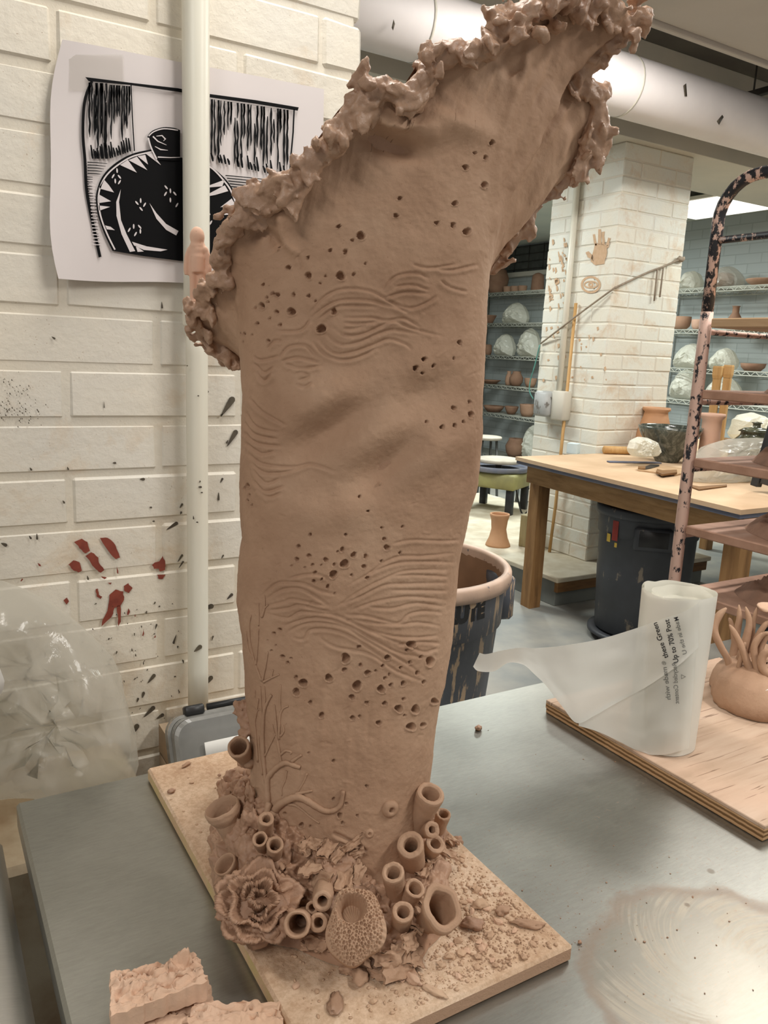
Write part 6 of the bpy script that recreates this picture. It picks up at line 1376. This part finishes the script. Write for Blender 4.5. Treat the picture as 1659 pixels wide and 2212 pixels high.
s1 = [onx(1168, 742, PX-.012), onx(1220, 702, PX-.055), onx(1255, 675, PX-.04), onx(1330, 620, PX-.012)]; s2 = [ony(1328, 622, PY-.012), ony(1400, 588, PY-.012), ony(1430, 577, PY-.012), ony(1450, 568, PY-.012), ony(1478, 556, PY-.012)]
obj('twine', MB().tube(catmull(s1, 4), .006, 6), M['string'], t); obj('twine', MB().tube(catmull(s2, 4), .007, 6), M['string'], t)
for x0_, y0_, x1_, y1_ in ((1420, 582, 1413, 650), (1433, 578, 1425, 642)): obj('twine_end', MB().tube([ony(x0_, y0_, PY-.014), ony((x0_+x1_)/2, (y0_+y1_)/2, PY-.014), ony(x1_, y1_, PY-.014)], .006, 6), M['string'], t)
obj('twine_knot', MB().blob(ony(1470, 560, PY-.012), (.04, .012, .018), 2, .5, 2, 1), M['string'], t)
obj('green_cord', MB().tube(catmull([onx(1166, 745, PX-.03), onx(1155, 790, PX-.03), onx(1146, 820, PX-.02), onx(1144, 845, PX-.02), onx(1152, 862, PX-.012)], 5), .005, 6), M['wire_green'], label='thin green cord hanging from the pillar corner', cat='cord')
pot('flared_vase', tz(1075, 1178, .2005), [(27, 0), (26, 4), (20, 18), (16, 36), (18, 56), (21, 66), (21, 70)], 'terracotta', 'waisted bisque vase standing on the low platform', 'vase', wall=.85)
p = tz(1140, 1180, .2005); Mx = Matrix.Translation(p) @ Matrix.Rotation(.3, 4, 'Z'); obj('timber_block', MB().box((-.05, -.05, 0), (.05, .05, .235), .004, Mx), M['post_wood'], loc=p, smooth=False, label='weathered square timber block on the low platform', cat='block')
# --- wheel and stools left of the pillar
def stool(p, h, r, label, m='stool_top'):
    t = thing('work_stool', p, label, 'stool'); obj('seat', MB().lathe([(r*.9, h-.035), (r, h-.03), (r, h-.006), (r*.95, h), (.001, h)], 28, tuple(p)), M[m], t)
    for k_ in range(4):
        a_ = k_*math.pi/2+.5; obj('leg', MB().tube([p+Vector((r*.7*math.cos(a_), r*.7*math.sin(a_), h-.03)), p+Vector((r*1.05*math.cos(a_), r*1.05*math.sin(a_), .0))], .014, 8), M['stool_leg'], t)
    obj('foot_ring', MB().tube([p+Vector((r*.93*math.cos(a_), r*.93*math.sin(a_), h*.3)) for a_ in np.linspace(0, 2*math.pi, 25)], .009, 6, False), M['stool_leg'], t)
def floorp(x, y): p = onz(x, y, 0); return Vector((p.x, p.y, 0))
def undertop(x, y, h): p = onz(x, y, h); return Vector((p.x, p.y, 0))
stool(undertop(1131, 1013, .50), .50, .14, 'grey stool right of the potters wheel, before the pillar')
stool(undertop(1052, 942, .72), .72, .16, 'pale topped stool behind the potters wheel')
wp_ = undertop(1078, 990, .66)
t = thing('potters_wheel', wp_, 'potters wheel with pale disc and olive housing', 'wheel')
obj('wheel_head', MB().lathe([(.19, .625), (.20, .63), (.20, .65), (.19, .66), (.001, .66)], 36, tuple(wp_)), M['stool_top'], t)
obj('splash_pan', MB().lathe([(.02, .56), (.27, .56), (.28, .57), (.28, .605), (.265, .605), (.265, .575), (.02, .575)], 36, tuple(wp_)), M['blue_edge'], t)
obj('spindle', MB().tube([wp_+Vector((0, 0, .45)), wp_+Vector((0, 0, .63))], .03, 12), M['dark_metal'], t)
Mx = Matrix.Translation(wp_) @ Matrix.Rotation(.5, 4, 'Z'); obj('housing', MB().box((-.24, -.26, .42), (.24, .26, .555), .02, Mx), M['wheel_green'], t)
for sx in (-1, 1):
    for sy in (-1, 1): obj('leg', MB().box((sx*.18-.03, sy*.2-.03, 0), (sx*.18+.03, sy*.2+.03, .42), .004, Mx), M['black_plastic'], t)
obj('power_cord', MB().tube(catmull([wp_+Vector((.05, -.2, .42)), wp_+Vector((.1, -.25, .2)), wp_+Vector((.16, -.27, .25)), wp_+Vector((.2, -.2, .42))], 6), .008, 6), M['black_plastic'], t)
# --- wire shelf units along the far wall
def wire_unit(x0, x1_, y0, y1_, zs, label):
    t = thing('wire_shelving', ((x0+x1_)/2, (y0+y1_)/2, 0), label, 'shelving')
    for x in (x0, x1_):
        for y in (y0, y1_): obj('post', MB().tube([(x, y, 0), (x, y, max(zs)+.12)], .014, 8), M['chrome'], t)
    for z in zs:
        b = MB()
        for x in (x0, x1_):
            b.tube([(x, y0, z), (x, y1_, z)], .006, 5); b.tube([(x, y0, z-.04), (x, y1_, z-.04)], .006, 5); n_ = int((y1_-y0)/.05); b.tube([(x, y0+(y1_-y0)*i/n_, z-(.04 if i % 2 else 0)) for i in range(n_+1)], .005, 4)
        for y in (y0, y1_): b.tube([(x0, y, z), (x1_, y, z)], .006, 5)
        for i in range(1, 14): b.tube([(x0+(x1_-x0)*i/14, y0, z), (x0+(x1_-x0)*i/14, y1_, z)], .003, 4)
        obj('wire_shelf', b, M['wire'], t)
SX = 7.0
zsL = [onx(1110, y, SX).z for y in (630, 698, 770, 836, 900)]
zsL.append(.18)
wire_unit(SX, SX+.45, 6.9, 9.6, zsL, 'wire shelving loaded with pots left of the pillar')
zsR = [onx(1560, 620, SX).z, onx(1560, 712, SX).z, onx(1560, 800, SX).z, onx(1560, 872, SX).z, .2]
wire_unit(SX, SX+.45, 3.6, 6.2, zsR, 'wire shelving with wrapped pots right of the pillar')
def shp(x, z): # spot on a shelf deck a little behind its front edge, in line with picture column x
    y_ = 600
    for _ in range(30):
        p = onx(x, y_, SX+.2); y_ += (p.z-z)*220
    return Vector((SX+.2, p.y, z+.0065))
def spot(x, zi, zs=zsL): return shp(x, zs[zi])
pot('shelf_jar', spot(1160, 0), [(13, 0), (14, 4), (13, 26), (12, 34), (6, 38), (2, 39)], 'pot_brown', 'tall lidded brown jar on the top shelf left of the pillar', 'jar')
for i, (x, lab) in enumerate([(1096, 'leftmost of three low brown bowls, top shelf'), (1112, 'middle of three low brown bowls, top shelf'), (1128, 'rightmost of three low brown bowls, top shelf')]): pot('shelf_bowl', spot(x, 0), [(7, 0), (9, 5), (10, 12), (10, 14)], 'pot_buff', lab, 'bowl', group='low bowls on the top shelf')
pot('shelf_pot', spot(1072, 0), [(14, 0), (22, 14), (25, 32), (18, 50), (8, 56)], 'pot_brown', 'big dull brown pot at the sculpture edge, top shelf', 'pot')
pot('shelf_bowl', spot(1055, 1), [(8, 0), (12, 8), (16, 16), (17, 18)], 'pot_brown', 'brown bowl on the second shelf by the sculpture edge', 'bowl')
def shelf_bag(x, zi, w, h, label, seed, zs=zsL, dx=0, m='poly_white', dep=.13):
    p = spot(x, zi, zs); s = mpp(p); cz = p.z+h*s*.5
    out = [Vector((p.x, p.y+w*s*.5*cx, p.z+h*s*cz_)) for cx, cz_ in ((-.9, 0), (-1, .3), (-.75, .65), (-.4, .92), (.05, 1), (.5, .85), (.85, .55), (1, .25), (.92, 0), (.3, -.0))]
    C_ = Vector((p.x, p.y, p.z+h*s*.42)); n_ = 60; L = catmull(out+[out[0]], 3)[:-1]; b = MB()
    for sg in (-1, 1):
        rows = []
        for i in range(9):
            r = 1-i/8; row = []
            for k_, q_ in enumerate(L):
                base = C_.lerp(q_, r); n1 = 1-2*abs(mnoise.noise(base*14+Vector((seed, 0, sg)))); base = base+Vector((sg*dep*math.sqrt(max(0, 1-r*r))+sg*.05*n1*(1-r), .05*mnoise.noise(base*23)*(1-r), .05*mnoise.noise(base*21+Vector((4, 0, 0)))*(1-r))); base.z = max(base.z, p.z); row.append(base)
            rows.append(row if sg < 0 else row[::-1])
        b.grid(rows, cu=True)
    return obj('plastic_bag', b, M[m], loc=p, smooth=False, label=label, cat='bag')
shelf_bag(1113, 1, 74, 44, 'white plastic wrapped pot on the second shelf', 1)
shelf_bag(1142, 2, 60, 60, 'tall white plastic bag on the third shelf', 2)
shelf_bag(1090, 2, 54, 46, 'small knotted plastic bag left of the tall one, third shelf', 3)
pot('shelf_pot', spot(1052, 2), [(8, 0), (10, 8), (9, 20), (7, 22)], 'pot_brown', 'small brown pot on the third shelf by the sculpture edge', 'pot')
pot('shelf_jug', spot(1114, 3), [(9, 0), (14, 8), (15, 17), (9, 27), (9, 31)], 'pot_brown', 'round brown jug on the fourth shelf', 'jug')
pot('shelf_bottle', spot(1098, 3), [(6, 0), (8, 8), (7, 18), (4, 26), (5, 30)], 'pot_buff', 'small bottle left of the round jug', 'bottle')
pot('shelf_bowl', spot(1145, 3), [(8, 0), (12, 8), (14, 18), (14, 19)], 'pot_buff', 'buff bowl right of the round jug', 'bowl')
pot('shelf_dish', spot(1060, 3), [(12, 0), (18, 5), (22, 8)], 'pot_brown', 'shallow dish on the fourth shelf', 'dish')
pot('shelf_bowl', spot(1138, 4), [(11, 0), (15, 8), (17, 24), (17, 26)], 'pot_buff', 'deep buff bowl on the fifth shelf', 'bowl')
pot('shelf_bowl', spot(1104, 4), [(8, 0), (12, 7), (15, 15), (15, 17)], 'pot_brown', 'middle brown bowl on the fifth shelf', 'bowl')
pot('shelf_dish', spot(1066, 4), [(14, 0), (20, 7), (23, 13)], 'pot_brown', 'wide brown dish on the fifth shelf by the sculpture', 'dish')
shelf_bag(1146, 5, 34, 76, 'crumpled white bag low beside the pillar', 8, m='poly_white')
pot('shelf_pot', spot(1112, 5), [(14, 0), (20, 10), (22, 24), (16, 36), (16, 40)], 'pot_brown', 'squat brown pot low on the shelving', 'pot')
# right hand unit
S2 = lambda x, i: spot(x, i, zsR)
shelf_bag(1492, 0, 46, 40, 'crumpled plastic bag left on the upper shelf right of pillar', 11, zsR)
bagp = shelf_bag(1565, 0, 88, 46, 'plastic wrapped pots on the upper shelf behind the rack', 12, zsR, m='poly_clear'); obj('wrapped_pot', MB().lathe([(.07, 0), (.1, .05), (.09, .12), (.06, .15), (.001, .15)], 24, tuple(S2(1562, 0))), M['pot_brown'], bagp)
pot('shelf_plate', S2(1650, 0), [(20, 0), (34, 8), (38, 13), (38, 15)], 'pot_buff', 'wide plate on the upper shelf at the right edge', 'plate')
pot('shelf_bowl', S2(1470, 1), [(10, 0), (18, 8), (20, 18), (20, 28)], 'pot_buff', 'stacked buff bowls on the shelf beside the pillar', 'bowl')
pot('shelf_bowl', S2(1506, 1), [(8, 0), (13, 8), (14, 18), (13, 22)], 'pot_pink', 'pale bowl next to the stacked bowls, behind rack post', 'bowl')
pot('shelf_bottle', S2(1584, 1), [(11, 0), (13, 8), (13, 26), (7, 36), (7, 48), (9, 50)], 'pot_brown', 'brown bottle neck rising behind the bare rack board', 'bottle')
p = S2(1652, 1); obj('shelf_plank', MB().box((p.x-.12, p.y-.25, p.z), (p.x+.12, p.y+.25, p.z+.05), .004), M['board_wood'], loc=p, smooth=False, label='pale plank on the shelf at the right edge', cat='plank')
shelf_bag(1490, 2, 80, 52, 'sagging white plastic on the third shelf right of pillar', 13, zsR); shelf_bag(1562, 2, 60, 46, 'second sagging white plastic behind the rack post', 14, zsR); shelf_bag(1478, 3, 70, 64, 'white plastic bag low beside the pillar, right side', 15, zsR); shelf_bag(1560, 3, 90, 54, 'white plastic bag behind the wooden uprights', 16, zsR)
pot('shelf_dish', S2(1625, 2), [(16, 0), (24, 8), (26, 16)], 'pot_brown', 'brown dish on the third shelf behind the rack', 'dish')
b = MB()
p0, p1 = hz(1625, 790, (3.0, 1.9)), hz(1668, 640, (3.0, 1.9))
ez = thing('dark_easel', (p0.x, p0.y, WT), 'dark leaning board behind the rack at the right edge', 'board')
q0 = Vector((3.55, 2.35, WT+.03)); Mx = axisM(q0, (p1-p0).normalized(), (1, 0, 0)); Lh = (hz(1668, 640, q0).z-WT)/abs((p1-p0).normalized().z)
obj('easel_edge', MB().box((-.02, -.02, 0), (.02, .02, Lh), .003, Mx), M['black_plastic'], ez, smooth=False); obj('easel_panel', MB().box((-.008, -.5, .02), (.008, -.02, Lh), .003, Mx), M['dark_metal'], ez, smooth=False)
